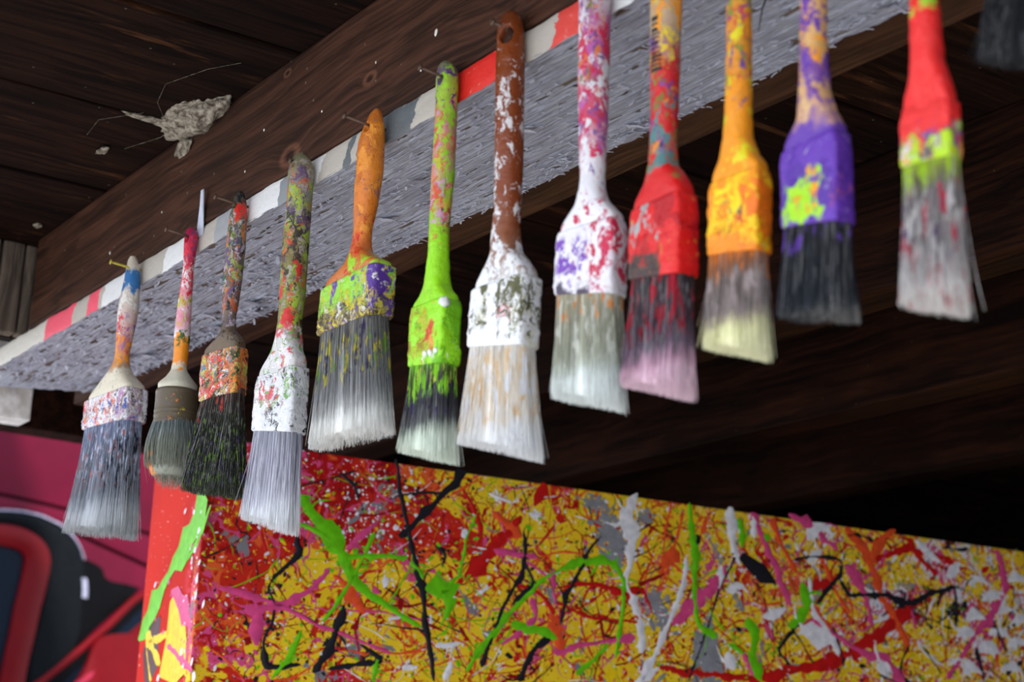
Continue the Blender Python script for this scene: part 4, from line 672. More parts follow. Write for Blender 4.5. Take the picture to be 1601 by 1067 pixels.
for col, pts, ws in SIDE: sdr.setdefault(col, Drip(fside)).stroke(pts, ws, lift={'maroon': 0, 'yellow': .0002, 'pink': .0004, 'green': .0005, 'white': .0006}[col])
for _ in range(70): sdr['white'].blob(abs(random.gauss(0, .03))+.002, random.uniform(.02, .4), .0016*random.lognormvariate(-.2, .5), lift=.0006)
for _ in range(60): sdr.setdefault('pink', Drip(fside)).blob(abs(random.gauss(0, .05))+.002, random.uniform(.1, .4), .002*random.lognormvariate(-.2, .5), lift=.0004)
for k, d in sdr.items():
    o = link('side_drips', pyd('side_drips', d.V, d.F), PM[k], paint_root); o['kind'] = 'stuff'

# ------------------------------------------------------------------ red van outside the open left end
e1 = Vector(CARE); n1 = Vector(CARN); pc = Vector(CARP)
van = thing('van', (pc.x-n1.x*.2, pc.y-n1.y*.2, FZ), 'dark red vehicle with a black rimmed open window beside the painting', 'car')
def cp(a, z, d=0.0):   # point on the vehicle's side, d metres towards its outside
    return Vector((pc.x+e1.x*a+n1.x*d, pc.y+e1.y*a+n1.y*d, z)) - van.location
def carmat(name, c, rough=.3):
    t = NT(name, rough, .08); n = t.noise(t.P, 6, 3)[0]; t.color(t.mix(t.rng(n, .3, .7), lin([x*.93 for x in c]), lin([min(255, x*1.07) for x in c]))); t.b.inputs['Coat Weight'].default_value = .0; return t.m
M_mag = carmat('magenta_red_bodywork', (84, 10, 34), .5); M_red = carmat('red_bodywork', (94, 6, 14), .45); M_rub = plain('black_rubber', (14, 17, 20), .75, .05); M_rim = plain('pale_trim', (140, 140, 160), .5, .1)
M_seat = plain('dark_seat_cloth', (10, 12, 15), .9, .03); M_blu = plain('blue_black_glass', (8, 18, 31), .4, .06, var=.04); M_blk = plain('black_plastic', (7, 7, 9), .7, .05)
def strip(name, A, B, mat, d0, d1, n=60, bow=0, k=.16):
    """solid band between two polylines on the vehicle side, from depth d0 (back) to d1 (front)"""
    if d0 > -1: d0, d1, bow = d0*k-.004, d1*k, bow*k*2
    def res(P):
        P = np.array(P, float); L = np.r_[0, np.cumsum(np.linalg.norm(np.diff(P, axis=0), axis=1))]; t = np.linspace(0, L[-1], n)
        Q = np.stack([np.interp(t, L, P[:, i]) for i in (0, 1)], 1)
        for _ in range(3): Q[1:-1] = (Q[:-2]+2*Q[1:-1]+Q[2:])/4
        return Q
    A = res(A); B = res(B); m = 7; V = []; F = []
    for i in range(n):
        for k in range(m):
            s = k/(m-1); q = A[i]*(1-s)+B[i]*s; V.append(cp(q[0], q[1], d1+bow*math.sin(PI*s)))
        V.append(cp(*B[i], d0)); V.append(cp(*A[i], d0))
    w = m+2
    for i in range(n-1):
        for k in range(w): F.append((i*w+k, i*w+(k+1) % w, (i+1)*w+(k+1) % w, (i+1)*w+k))
    F.append(tuple(range(w))[::-1]); F.append(tuple((n-1)*w+k for k in range(w)))
    me = pyd(name, V, F); bm = bmesh.new(); bm.from_mesh(me); bmesh.ops.recalc_face_normals(bm, faces=bm.faces); bm.to_mesh(me); bm.free()
    o = link(name, me, mat, van); auto_smooth(o, 40); return o
up = lambda P, dz: [(a, z+dz) for a, z in P]
T = CAR
ext = lambda P, dl, dr: [(-1.25, P[0][1]+dl)] + list(P) + [(1.15, P[-1][1]+dr)]
TT, G1, G2 = ext(T['top'], -.10, -.10), ext(T['g1'], -.08, -.16), ext(T['g2'], -.06, -.20)
strip('roof_panel', TT, up(G1, .006), M_mag, -.03, .02, n=120, bow=.02)
strip('upper_panel', up(G1, -.004), up(G2, .006), M_mag, -.03, .03, n=120, bow=.006)
strip('lower_panel', up(G2, -.005), [(a, z-.25) for a, z in G2], M_mag, -.03, .03, n=120, bow=.01)
strip('side_panel', [(-1.25, .20), (-.40, .24)], [(-1.25, -.36), (-.40, -.36)], M_red, -.02, .04, n=10)
strip('front_panel', [(.30, .02), (1.15, -.08)], [(.30, -.36), (1.15, -.36)], M_red, -.02, .02, n=10)
strip('roof', up(TT, -.001), up(TT, -.03), M_mag, -1.2, -.004, n=120)
strip('end_panel', [(-1.25, .36), (-1.2, .36)], [(-1.25, FZ+.25), (-1.2, FZ+.25)], M_red, -1.2, -.004, n=6); strip('end_panel', [(1.10, .36), (1.15, .36)], [(1.10, FZ+.25), (1.15, FZ+.25)], M_red, -1.2, -.004, n=6)
strip('body', [(-1.25, -.30), (1.15, -.30)], [(-1.25, FZ+.25), (1.15, FZ+.25)], M_red, -1.2, .03, n=8, bow=.03)
strip('backing', [(-1.2, .33), (1.1, .33)], [(-1.2, -.36), (1.1, -.36)], M_blk, -.08, -.05, n=6)
strip('weather_seal', T['arch_out'], T['arch_in'], M_rub, .0, .07, bow=.03)
strip('seal_trim', T['rim'], up(T['rim'], -.0045), M_rim, .03, .105)
strip('trim_clip', [(a-.008, z) for a, z in T['rim2']], [(a+.008, z) for a, z in T['rim2']], M_rim, .05, .085, n=8)
strip('door_frame', T['frame_out'], T['frame_in'], M_red, .06, .13, bow=.025)
seat = strip('seat', [(-.10, .09), (.04, .10)], [(-.12, -.5), (.05, -.5)], M_seat, -.02, .025, n=14, bow=.03)
strip('window_glass', [(-.42, .19), (-.143, .165)], [(-.42, -.5), (-.16, -.5)], M_blu, .075, .08, n=6)
strip('mirror_bracket', T['blob'][:8], [(T['blob'][10][0], T['blob'][10][1])]*3 + [T['blob'][9]]*2 + [T['blob'][8]]*3, M_blk, .03, .06, n=30, bow=.01)
strip('belt_rail', T['belt_a'], [(a+.012, z-.012) for a, z in T['belt_a']], M_red, .1, .15, bow=.01)
strip('rail_seal', [(a+.013, z-.013) for a, z in T['belt_a']], T['belt_b'], M_blk, .1, .145)
strip('quarter_glass', T['belt_b'], T['belt_c'], M_blu, .1, .13)
strip('door_panel', T['belt_c'], [(a+.2, z-.4) for a, z in T['belt_c']], M_red, .1, .125)
mp_ = T['mirror']; mir = strip('mirror', mp_[:5]+mp_[5:8], [(mp_[0][0]+.02+.04*i, mp_[0][1]-.14) for i in range(8)], M_red, .14, .22, n=40, bow=.05)
strip('mirror_highlight', [(.030, -.150), (.075, -.112), (.117, -.097), (.237, -.076), (.34, -.07)], [(.040, -.160), (.082, -.121), (.120, -.107), (.237, -.086), (.34, -.08)], carmat('mirror_highlight_edge', (150, 40, 62), .3), .2, .272, n=30)  # highlight along the mirror, painted as a lighter red strip
for wx in (-.75, .75):   # tyres under the body
    th = [2*PI*i/36 for i in range(36)]; V = []; F = []
    prof = [(.10, -.11), (.24, -.11), (.28, -.08), (.28, .0), (.24, .03), (.10, .03)]
    for t in th:
        for r, d in prof: V.append(cp(wx+r*math.cos(t), FZ+.282+r*math.sin(t), d))
    w = len(prof)
    for i in range(36):
        for k in range(w): F.append((i*w+k, i*w+(k+1) % w, ((i+1) % 36)*w+(k+1) % w, ((i+1) % 36)*w+k))
    link('tyre', pyd('tyre', V, F), M_rub, van)
# ------------------------------------------------------------------ paint brushes
def paint_mat(name, L, stops, layers, rough=.38, bumpd=.0012, tfix=None):
    """hardened paint: colour zones along the brush (t = 0 top .. 1 tip) under splotch layers (rgb, scale, cover 0..1, t0, t1[, u0, u1])"""
    rnd_ = random.Random(name); t = NT(name, rough, .32); z = t.sep(t.P)
    wv = t.vmath('MULTIPLY', t.vmath('SUBTRACT', t.noise(t.P, 120, 3)[1], (.5, .5, .5)), (.014, .014, .014)); W = t.vmath('ADD', t.P, wv)
    T0 = t.math('MULTIPLY', z[2], -1.0/L); nn = t.noise(t.P, 110, 3, .6)[0]; Tn = t.math('ADD', T0, t.math('MULTIPLY', t.math('SUBTRACT', nn, .5), .14))
    c = t.ramp(Tn, stops); hsum = t.noise(W, 130, 3)[0]
    for i, ly in enumerate(layers):
        col, sc, cov, a, b = ly[:5]
        off = (rnd_.uniform(-9, 9), rnd_.uniform(-9, 9), rnd_.uniform(-9, 9)); thr = .5-.155*math.log(max(.02, cov)/(1.02-cov))/1.9
        thr = .5 + (.5-cov)*.30 if .15 < cov < .85 else (.5+(.5-cov)*.36 if cov <= .15 else .5+(.5-cov)*.42)
        n = t.noise(W, sc*.95, 5, .66, .9, off=off, stretch=(1, 1, .48))[0]
        f = t.rng(n, thr-.022, thr+.022)
        win = t.math('MULTIPLY', t.rng(Tn, a-.012, a+.012), t.rng(Tn, b-.012, b+.012, 1, 0)); f = t.math('MULTIPLY', f, win)
        if len(ly) > 5:
            us = t.math('ADD', z[0], t.math('MULTIPLY', t.math('SUBTRACT', nn, .5), .012)); f = t.math('MULTIPLY', f, t.math('MULTIPLY', t.rng(us, ly[5]-.001, ly[5]+.001), t.rng(us, ly[6]-.001, ly[6]+.001, 1, 0)))
        c = t.mix(f, c, lin(col)); hsum = t.math('ADD', hsum, t.math('MULTIPLY', f, .35))
    c = t.mix(t.rng(t.noise(W, 420, 4, .7)[0], .60, .72, 0, .28), c, lin((96, 84, 70)))
    t.color(c); t.rough(t.rng(t.noise(t.P, 90, 2)[0], .3, .7, rough-.1, rough+.15)); t.bump(t.math('ADD', hsum, t.math('MULTIPLY', t.noise(W, 500, 3)[0], .4)), .55, bumpd); return t.m
def hair_mat(name, z0, z1, stops, layers=(), dark=.45, rough=.55):
    """bristles: colour along the tuft (0 at the ferrule .. 1 at the tip), a tone of its own for every bristle"""
    rnd_ = random.Random(name); t = NT(name, rough, .3); z = t.sep(t.P)
    at = t.n.new('ShaderNodeAttribute'); at.attribute_name = 'tone'; tone = at.outputs['Fac']
    T0 = t.rng(z[2], z0, z1, 0, 1, smooth=False); st = t.noise(t.P, 1, 3, stretch=(500, 500, 22))[0]; nb = t.noise(t.P, 130, 3)[0]
    Tn = t.math('ADD', T0, t.math('MULTIPLY', t.math('SUBTRACT', nb, .5), .16)); Tn = t.math('ADD', Tn, t.math('MULTIPLY', t.math('SUBTRACT', tone, .5), .10))
    c = t.ramp(Tn, stops)
    k = t.math('ADD', t.math('MULTIPLY', tone, .6), t.math('MULTIPLY', st, .4)); c = t.mix(t.rng(k, .28, .62, 1, 0), c, t.mix(t.math('MULTIPLY', t.rng(T0, .5, .85, 1, .12), .78*dark), c, lin((14, 12, 14)))); c = t.mix(t.rng(k, .66, .86, 0, .35), c, lin((238, 236, 236)))  # dark gaps between bristles put into the colour, fading towards the tip
    for ly in layers:
        col, sc, cov, a, b = ly[:5]; off = (rnd_.uniform(-9, 9), rnd_.uniform(-9, 9), rnd_.uniform(-9, 9)); thr = .5+(.5-cov)*.32
        n = t.noise(t.P, sc, 3, .6, off=off, stretch=(2.2, 2.2, .55))[0]; f = t.math('MULTIPLY', t.rng(n, thr-.02, thr+.02), t.math('MULTIPLY', t.rng(Tn, a-.03, a+.03), t.rng(Tn, b-.03, b+.03, 1, 0)))
        if len(ly) > 5: f = t.math('MULTIPLY', f, t.math('MULTIPLY', t.rng(z[0], ly[5]-.001, ly[5]+.001), t.rng(z[0], ly[6]-.001, ly[6]+.001, 1, 0)))
        c = t.mix(f, c, lin(col))
    t.color(c); t.bump(st, .5, .0008)
    tr = t.n.new('ShaderNodeBsdfTranslucent'); t.l.new(c, tr.inputs[0]); mx = t.n.new('ShaderNodeMixShader'); mx.inputs[0].default_value = .06     # nylon filaments let light through
    out = t.n['Material Output']; t.l.new(t.b.outputs[0], mx.inputs[1]); t.l.new(tr.outputs[0], mx.inputs[2]); t.l.new(mx.outputs[0], out.inputs['Surface']); return t.m

M_nail = plain('rusty_nail_steel', (92, 70, 58), .55, .5, metal=.5)
M_nail1 = plain('yellow_stained_nail', (176, 158, 50), .5, .4)
def nail_mesh(tip, root, head=.0024, r=.0011):
    me = tube('nail', [root, (Vector(root)+Vector(tip))/2 + Vector((0, 0, -.0006)), tip], r, 8)
    bm = bmesh.new(); bm.from_mesh(me); d = (Vector(tip)-Vector(root)).normalized(); a = d.orthogonal().normalized(); b = d.cross(a); T = Vector(tip)
    for s in (0,):
        r1 = [bm.verts.new(T+(a*math.cos(2*PI*i/12)+b*math.sin(2*PI*i/12))*head) for i in range(12)]; r2 = [bm.verts.new(v.co+d*.0008) for v in r1]
        for i in range(12): bm.faces.new((r1[i], r1[(i+1) % 12], r2[(i+1) % 12], r2[i]))
        bm.faces.new(r2); bm.faces.new(r1[::-1])
    bm.to_mesh(me); bm.free(); return me

def smoothseg(zs, vals, z, k=2):
    v = np.interp(z, zs, vals)
    for _ in range(k): v[1:-1] = (v[:-2]+2*v[1:-1]+v[2:])/4
    return v
def bristle_mesh(name, c0, c1, w0, t0, w1, t1, s0, s1, z0, z1, n, rad, bulge=0, rnd=False, messy=0, seed=0, flare=0, p=3.4, clumpy=1.0, stray=10):
    """core loft plus n single bristles; c = (x, y) centres, s = slants; returns a mesh with a 'tone' value per vertex"""
    R = np.random.default_rng(seed); rings = []; K = 12
    def sec(s):
        b = 1+bulge*math.sin(PI*min(1, s*1.05))
        e = s**(1+flare); return (c0[0]+(c1[0]-c0[0])*e, c0[1]+(c1[1]-c0[1])*s, z0+(z1-z0)*s, (w0+(w1-w0)*e)*b, (t0+(t1-t0)*e)*b, s0+(s1-s0)*s)
    top = sec(0)
    for i in range(K):
        s = i/(K-1)*(.93 if not rnd else .80); x, y, z, w, t, sl = sec(s); sh = .93
        if rnd and s > .6: sh *= math.sqrt(max(.08, 1-((s-.6)/.42)**2*.85))
        rings.append((x, y, z, w*sh, t*sh, 2.2 if rnd else p, sl))
    core = loft(name, rings, 48, amp=.0009, freq=380, seed=seed)
    cv = np.empty(len(core.vertices)*3); core.vertices.foreach_get('co', cv); cv = cv.reshape(-1, 3); cf = [tuple(q.vertices) for q in core.polygons]
    ct = .52+.25*hash3((cv[:, 0]*2500).astype(np.int64), (cv[:, 1]*2500).astype(np.int64), 0*cv[:, 0].astype(np.int64), 4)
    bpy.data.meshes.remove(core)
    th = R.uniform(0, 2*PI, n); pe = 2.2 if rnd else p; c, q = np.cos(th), np.sin(th)
    uu = np.sign(c)*np.abs(c)**(2/pe)/2; vv = np.sign(q)*np.abs(q)**(2/pe)/2
    depth = np.where(R.random(n) < .62, R.uniform(.93, 1.03, n), np.sqrt(R.uniform(.05, .95, n))); uu = uu*depth; vv = vv*depth
    nc = max(10, int(26*clumpy)); cu = R.uniform(-.5, .5, nc); cvv = R.uniform(-.5, .5, nc)
    M = 7; S = np.linspace(0, 1, M); ln = R.uniform(.95, 1.012, n); ln = np.where(R.random(n) < .1, R.uniform(.6, .95, n), ln)
    if rnd: rr = np.hypot(uu, vv)*2; ln = ln*(1-.30*np.clip(rr, 0, 1)**2.4)
    near = np.argmin((uu[:, None]-cu)**2+(vv[:, None]-cvv)**2, 1); pull = R.uniform(0, .35, n)*clumpy
    wx = R.normal(0, 1, n)*(.0011+messy*.0030); wy = R.normal(0, 1, n)*(.0011+messy*.0030); ph = R.uniform(0, 6, n)
    st = np.arange(n) < stray; wx = np.where(st, R.normal(0, 1, n)*.0045, wx); wy = np.where(st, R.normal(0, 1, n)*.0045, wy); ln = np.where(st, R.uniform(.75, 1.03, n), ln)
    C = np.zeros((n, M, 3))
    for k, s in enumerate(S):
        ss = s*ln; b = 1+bulge*np.sin(PI*np.minimum(1, ss*1.05)); e = ss**(1+flare)
        w = (w0+(w1-w0)*e)*b; t = (t0+(t1-t0)*e)*b
        u = uu*w; v = vv*t; u = u+(cu[near]*w-u)*pull*ss*.55; v = v+(cvv[near]*t-v)*pull*ss*.3
        u = u+wx*ss**1.6+np.sin(ss*5+ph)*.0003*(1+4*messy); v = v+wy*ss**1.6
        C[:, k, 0] = c0[0]+(c1[0]-c0[0])*e+u; C[:, k, 1] = c0[1]+(c1[1]-c0[1])*ss+v; C[:, k, 2] = z0+.0015+(z1-z0-.0015)*ss+(s0+(s1-s0)*ss)*u
    r = R.uniform(.6, 1.25, n)*rad; tone = R.random(n)
    a0 = R.uniform(0, 6.28, n); V = np.zeros((n, M, 3, 3)); taper = np.array([1, 1, 1, .97, .9, .8, .45])
    for j in range(3):
        an = a0+j*2*PI/3
        V[:, :, j, 0] = C[:, :, 0]+(np.cos(an)*r)[:, None]*taper; V[:, :, j, 1] = C[:, :, 1]+(np.sin(an)*r)[:, None]*taper; V[:, :, j, 2] = C[:, :, 2]
    base = np.arange(n)[:, None]*M*3; F = []
    for k in range(M-1):
        for j in range(3):
            j2 = (j+1) % 3; F.append(np.concatenate([base+k*3+j, base+(k+1)*3+j, base+(k+1)*3+j2, base+k*3+j2], 1))
    F = np.concatenate(F)+len(cv); tip = np.concatenate([base+(M-1)*3, base+(M-1)*3+2, base+(M-1)*3+1], 1)+len(cv)
    allv = np.concatenate([cv, V.reshape(-1, 3)]); me = bpy.data.meshes.new(name)
    me.from_pydata(allv.tolist(), [], cf+F.tolist()+tip.tolist()); me.update()
    a = me.attributes.new('tone', 'FLOAT', 'POINT'); a.data.foreach_set('value', np.concatenate([ct, np.repeat(tone, M*3)]).astype(np.float32))
    return me

def make_brush(k, spec):
    d = BR[k]; psi = math.radians(d['psi']); al = math.radians(d['al']); o = d['o']
    root = thing('paintbrush', o, spec['label'], 'paintbrush', 'used paintbrushes hung on nails along the plank', rz=psi)
    cs, sn = math.cos(psi), math.sin(psi)
    loc = lambda dx: (dx*cs, -dx*sn)                 # world shift along the plank -> brush axes
    H, S = d['H'], d['S']; w, t = d['w']*1.07, d['t']*1.07; rnd = k == 2; n_end = len(H)
    fz0, fs0 = d['ft'][1], max(-.14, min(.14, d['ft'][2])); fz1, fs1 = d['fb'][1], max(-.14, min(.12, d['fb'][2]))
    if rnd: fs0 = fs1 = 0
    tz, tsl = d['tip'][1], max(-.36, min(.2, d['tip'][2]))
    L = -tz
    # ---- handle: sections from the photo's silhouette, round above, flat at the shoulder
    sh_amt = spec.get('hw', 1.0)
    Z = [h[1] for h in H]+[s[1] for s in S]+[fz0+.004, fz0-.006]
    Xc = [h[0] for h in H]+[s[0] for s in S]+[d['ft'][0]]*2
    Wd = [h[2] for h in H]+[max(s[2], .006) for s in S]+[w*.90, w*.93]
    Td = [h[2]*spec.get('flat', .92) for h in H]+[s[3] for s in S]+[t*.92, t*.92]
    Ex = [2.2]*len(H)+[2.6, 3.0, 3.4][:len(S)]+([2.1, 2.1] if rnd else [5, 5])
    Sl = [0]*len(H)+[fs0*(i+1)/(len(S)+1)*.6 for i in range(len(S))]+[fs0*.9, fs0]
    zz = -np.array(Z); order = np.argsort(zz); zz = zz[order]; g = np.linspace(zz[0], zz[-1], 110); g[:14] = zz[0]+(g[13]-zz[0])*(np.arange(14)/13)**1.8
    A = [smoothseg(zz, np.array(q)[order], g, kk) for q, kk in ((Xc, 3), (Wd, 2), (Td, 2), (Ex, 2), (Sl, 2))]
    rings = [(loc(A[0][i])[0], loc(A[0][i])[1], -g[i], A[1][i], A[2][i], A[3][i], A[4][i]) for i in range(len(g))]
    lump_ = spec.get('lump', .00045)
    hd_ = link('handle', loft('handle', rings, 44, amp=lump_, freq=260, seed=k), spec['mh'](L), root)
    hz = spec.get('hole', -.0125); hr = spec.get('hr', .0032)
    hx = float(np.interp(-hz, zz, np.array(Xc)[order]))
    if hr:
        bm = bmesh.new(); bmesh.ops.create_cone(bm, cap_ends=True, segments=20, radius1=hr, radius2=hr, depth=.06)
        bmesh.ops.rotate(bm, verts=bm.verts, matrix=Matrix.Rotation(PI/2, 3, 'X')); bmesh.ops.rotate(bm, verts=bm.verts, matrix=Matrix.Rotation(-psi+math.radians(spec.get('ha', 18)), 3, 'Z'))
        for v in bm.verts: v.co += Vector((loc(hx)[0], loc(hx)[1], hz)) ; v.co.z = hz+(v.co.z-hz)*spec.get('hs', 1.3)
        cme = bpy.data.meshes.new('hole'); bm.to_mesh(cme); bm.free(); boolean_cut(hd_, cme)
    # ---- ferrule, caked with paint
    x0, y0 = loc(d['ft'][0]); x1, y1 = loc(d['fb'][0]); rings = []; n = 40; pe = 2.05 if rnd else spec.get('fp', 8)
    for i in range(n+1):
        s = i/n; k1 = 1.0
        if i in (0, n): k1 = .955 if spec.get('fw0') or i else 1.0
        band = spec.get('bands', (.72, .86)); k1 += .022*sum(math.exp(-((s-b)/.028)**2) for b in band)
        q0 = max(0, 1-s/.22); wl = 1-(1-spec.get('fw0', .94))*q0*q0
        rings.append((x0+(x1-x0)*s, y0+(y1-y0)*s, fz0+(fz1-fz0)*s, w*k1*wl, t*k1*wl, pe, fs0+(fs1-fs0)*s))
    fe = link('ferrule', loft('ferrule', rings, 72, amp=spec.get('flump', .0010), freq=210, seed=40+k), spec['mf'](L), root)
    # ---- bristles
    cx0, cx1 = loc(d['fb'][0]), loc(d['tip'][0]); wt, tt = d['wt']*1.06, max(d['tt'], t*spec.get('tk', .8))
    if rnd: wt = tt = w*.9
    b_ = link('bristles', bristle_mesh('bristles', cx0, cx1, w*.95, t*.92, wt, tt, fs1, tsl, fz1+.003, tz, spec.get('n', 1500), spec.get('rad', .00022), seed=k, **spec.get('hair', {})), spec['mb'](fz1, tz), root)
    b_['kind'] = 'stuff'
    # ---- the nail through the hole
    yb = .0016-o[1]
    hp = Vector((o[0]+hx, 0, o[2]+hz+hr*spec.get('hs', 1.3)-.0012))
    tip = Vector((hp.x+spec.get('ndx', 0), -.0235-spec.get('nl', .006), hp.z+.0022)); rt = Vector((hp.x, .0085, hp.z))
    nm = link('nail', nail_mesh(tip, rt), M_nail1 if k == 1 else M_nail); tag(nm, spec['nail'], 'nail', 'nails driven into the plank edge')
    return root

BROWN = (124, 58, 24)
def T_(k, y): return None
SPEC = {}
SPEC[1] = dict(label='grey cream brush with blue patch, splayed blue-grey bristles, leftmost of the row', nail='yellow tinged nail through the grey cream leftmost brush',
  mh=lambda L: paint_mat('beige_spattered_handle', L, [(0, (214, 204, 186)), (.16, (204, 190, 178)), (.25, (206, 176, 168)), (.31, (200, 120, 110)), (.36, (220, 150, 80)), (.40, (176, 150, 130)), (.43, (222, 212, 190)), (.6, (222, 212, 190))],
     [((226, 222, 216), 120, .4, .12, .30), ((214, 66, 74), 130, .30, .22, .36), ((150, 110, 160), 140, .28, .24, .38), ((240, 150, 40), 120, .4, .29, .40), ((52, 110, 168), 60, .86, .055, .13), ((40, 36, 34), 330, .06, .1, .6), ((112, 150, 60), 120, .12, .3, .45)]),
  mf=lambda L: paint_mat('pink_white_caked_ferrule', L, [(0, (196, 180, 178)), (1, (196, 180, 178))], [((92, 84, 66), 170, .40, 0, 1), ((224, 60, 76), 120, .42, 0, 1, -.04, .010), ((226, 226, 236), 150, .42, 0, 1), ((240, 130, 90), 150, .25, 0, 1, -.04, .012), ((186, 140, 178), 120, .35, 0, 1, .012, .05), ((60, 84, 170), 160, .18, 0, 1), ((238, 238, 242), 190, .32, .0, 1)]),
  mb=lambda a, b: hair_mat('blue_grey_bristles', a, b, [(0, (142, 154, 188)), (.3, (134, 142, 160)), (.66, (150, 156, 168)), (.80, (206, 210, 216)), (.95, (196, 200, 204)), (1, (150, 160, 164))], [((206, 214, 236), 150, .30, 0, .5), ((206, 90, 60), 170, .12, .05, .6), ((28, 34, 56), 120, .30, .05, .65, .0, .05)], dark=.5),
  hair=dict(flare=.15, messy=.35, clumpy=1), n=2200, flat=.9, fw0=.985, tk=1.0, hr=.0022, hole=-.014)
SPEC[2] = dict(label='slim round brush with pink and white handle and bare brown metal ferrule', nail='nail through the slim pink round brush',
  mh=lambda L: paint_mat('pink_white_handle', L, [(0, (150, 40, 80)), (.06, (200, 30, 60)), (.14, (176, 28, 66)), (.17, (224, 196, 196)), (.22, (226, 90, 100)), (.30, (228, 190, 196)), (.36, (226, 140, 160)), (.42, (232, 222, 224)), (.425, (236, 146, 36)), (.535, (236, 140, 34)), (.55, (206, 200, 180)), (.7, (206, 200, 180))],
     [((230, 50, 70), 150, .4, .03, .30), ((240, 232, 236), 130, .34, .12, .42), ((198, 190, 50), 150, .35, .28, .36), ((60, 96, 44), 150, .4, .40, .46), ((130, 60, 110), 160, .25, 0, .12)]),
  mf=lambda L: paint_mat('bare_brown_metal_ferrule', L, [(0, (86, 76, 58)), (1, (92, 80, 62))], [((104, 84, 140), 200, .14, 0, 1), ((196, 168, 50), 260, .10, .66, .72), ((236, 130, 40), 140, .22, .0, 1, .008, .013)], rough=.4, bumpd=.0005),
  mb=lambda a, b: hair_mat('grey_green_bristles', a, b, [(0, (126, 138, 140)), (.4, (150, 154, 138)), (1, (146, 148, 136))], [((236, 140, 60), 60, .5, .45, .85, -.008, .000)], dark=.5),
  hair=dict(bulge=.32, rnd=True, messy=.25), n=1800, flump=.0002, fw0=.985, lump=.0003, bands=(.08, .62, .74, .9), hr=.0026, hole=-.011)
SPEC[3] = dict(label='dark multicoloured brush with messy black bristles and orange red ferrule', nail='nail through the dark multicoloured brush with black bristles',
  mh=lambda L: paint_mat('dark_speckled_handle', L, [(0, (60, 58, 54)), (.06, (92, 92, 70)), (.2, (92, 80, 92)), (.35, (128, 104, 100)), (.42, (100, 86, 72)), (.6, (110, 90, 70))],
     [((38, 34, 40), 150, .38, 0, .5), ((24, 96, 60), 150, .30, .03, .34), ((150, 160, 70), 150, .34, .05, .30), ((216, 124, 50), 150, .34, .10, .40), ((192, 176, 186), 190, .34, .08, .46), ((110, 90, 130), 160, .24, .12, .45), ((214, 40, 34), 110, .66, .045, .10, .001, .01), ((190, 90, 50), 110, .4, .31, .40)]),
  mf=lambda L: paint_mat('orange_red_caked_ferrule', L, [(0, (196, 120, 70)), (1, (186, 130, 86))], [((222, 66, 58), 130, .46, 0, 1), ((240, 138, 50), 130, .46, 0, 1, .004, .03), ((224, 216, 208), 170, .36, 0, 1, -.03, .010), ((86, 140, 170), 190, .22, 0, 1), ((70, 92, 50), 170, .28, 0, 1), ((200, 190, 90), 160, .2, 0, 1), ((54, 44, 44), 260, .18, 0, 1)]),
  mb=lambda a, b: hair_mat('black_crusty_bristles', a, b, [(0, (58, 44, 36)), (.25, (40, 40, 34)), (.8, (36, 40, 30)), (1, (46, 54, 34))], [((120, 160, 50), 200, .16, .2, .95), ((110, 90, 150), 180, .12, .4, .95), ((196, 70, 60), 160, .18, 0, .2), ((120, 122, 112), 240, .22, .1, .9)], dark=.6, rough=.65),
  hair=dict(bulge=.06, messy=.8, flare=-.1, p=2.8), n=2600, tk=1.3, hr=.0022, hole=-.0135, rad=.00024)
SPEC[4] = dict(label='thick olive and lime spattered brush with white caked ferrule and pale lavender bristles', nail='short nail through the olive and lime spattered brush',
  mh=lambda L: paint_mat('olive_lime_handle', L, [(0, (120, 118, 88)), (.06, (134, 124, 96)), (.10, (128, 118, 130)), (.18, (150, 158, 66)), (.30, (120, 108, 62)), (.37, (128, 140, 60)), (.46, (124, 120, 66)), (.5, (140, 124, 112)), (.53, (200, 198, 196)), (.8, (214, 212, 212))],
     [((156, 182, 60), 90, .42, .08, .50), ((196, 110, 60), 120, .28, .02, .44), ((98, 76, 112), 120, .32, .05, .35), ((62, 56, 46), 120, .36, .16, .50), ((206, 48, 44), 90, .17, .08, .60), ((170, 160, 150), 170, .26, .02, .5), ((224, 218, 222), 120, .46, .50, .8), ((112, 176, 60), 130, .24, .5, .8), ((220, 90, 100), 120, .26, .48, .8)]),
  mf=lambda L: paint_mat('white_caked_ferrule', L, [(0, (214, 214, 216)), (1, (222, 222, 226))], [((130, 176, 66), 120, .36, 0, .68, .000, .04), ((216, 88, 98), 120, .36, 0, .7, -.03, .010), ((120, 166, 90), 130, .24, 0, .7), ((52, 52, 50), 200, .20, .5, .9), ((226, 226, 230), 140, .42, 0, 1), ((130, 110, 150), 160, .16, 0, .7)], bumpd=.002),
  mb=lambda a, b: hair_mat('lavender_white_bristles', a, b, [(0, (186, 188, 204)), (.35, (206, 204, 222)), (.72, (224, 224, 236)), (.82, (240, 242, 248)), (1, (244, 246, 250))], [], dark=.85),
  hair=dict(messy=.12, clumpy=1.4), n=2200, flump=.0011, hr=.0018, nl=-.004, hole=-.012, tk=.9)
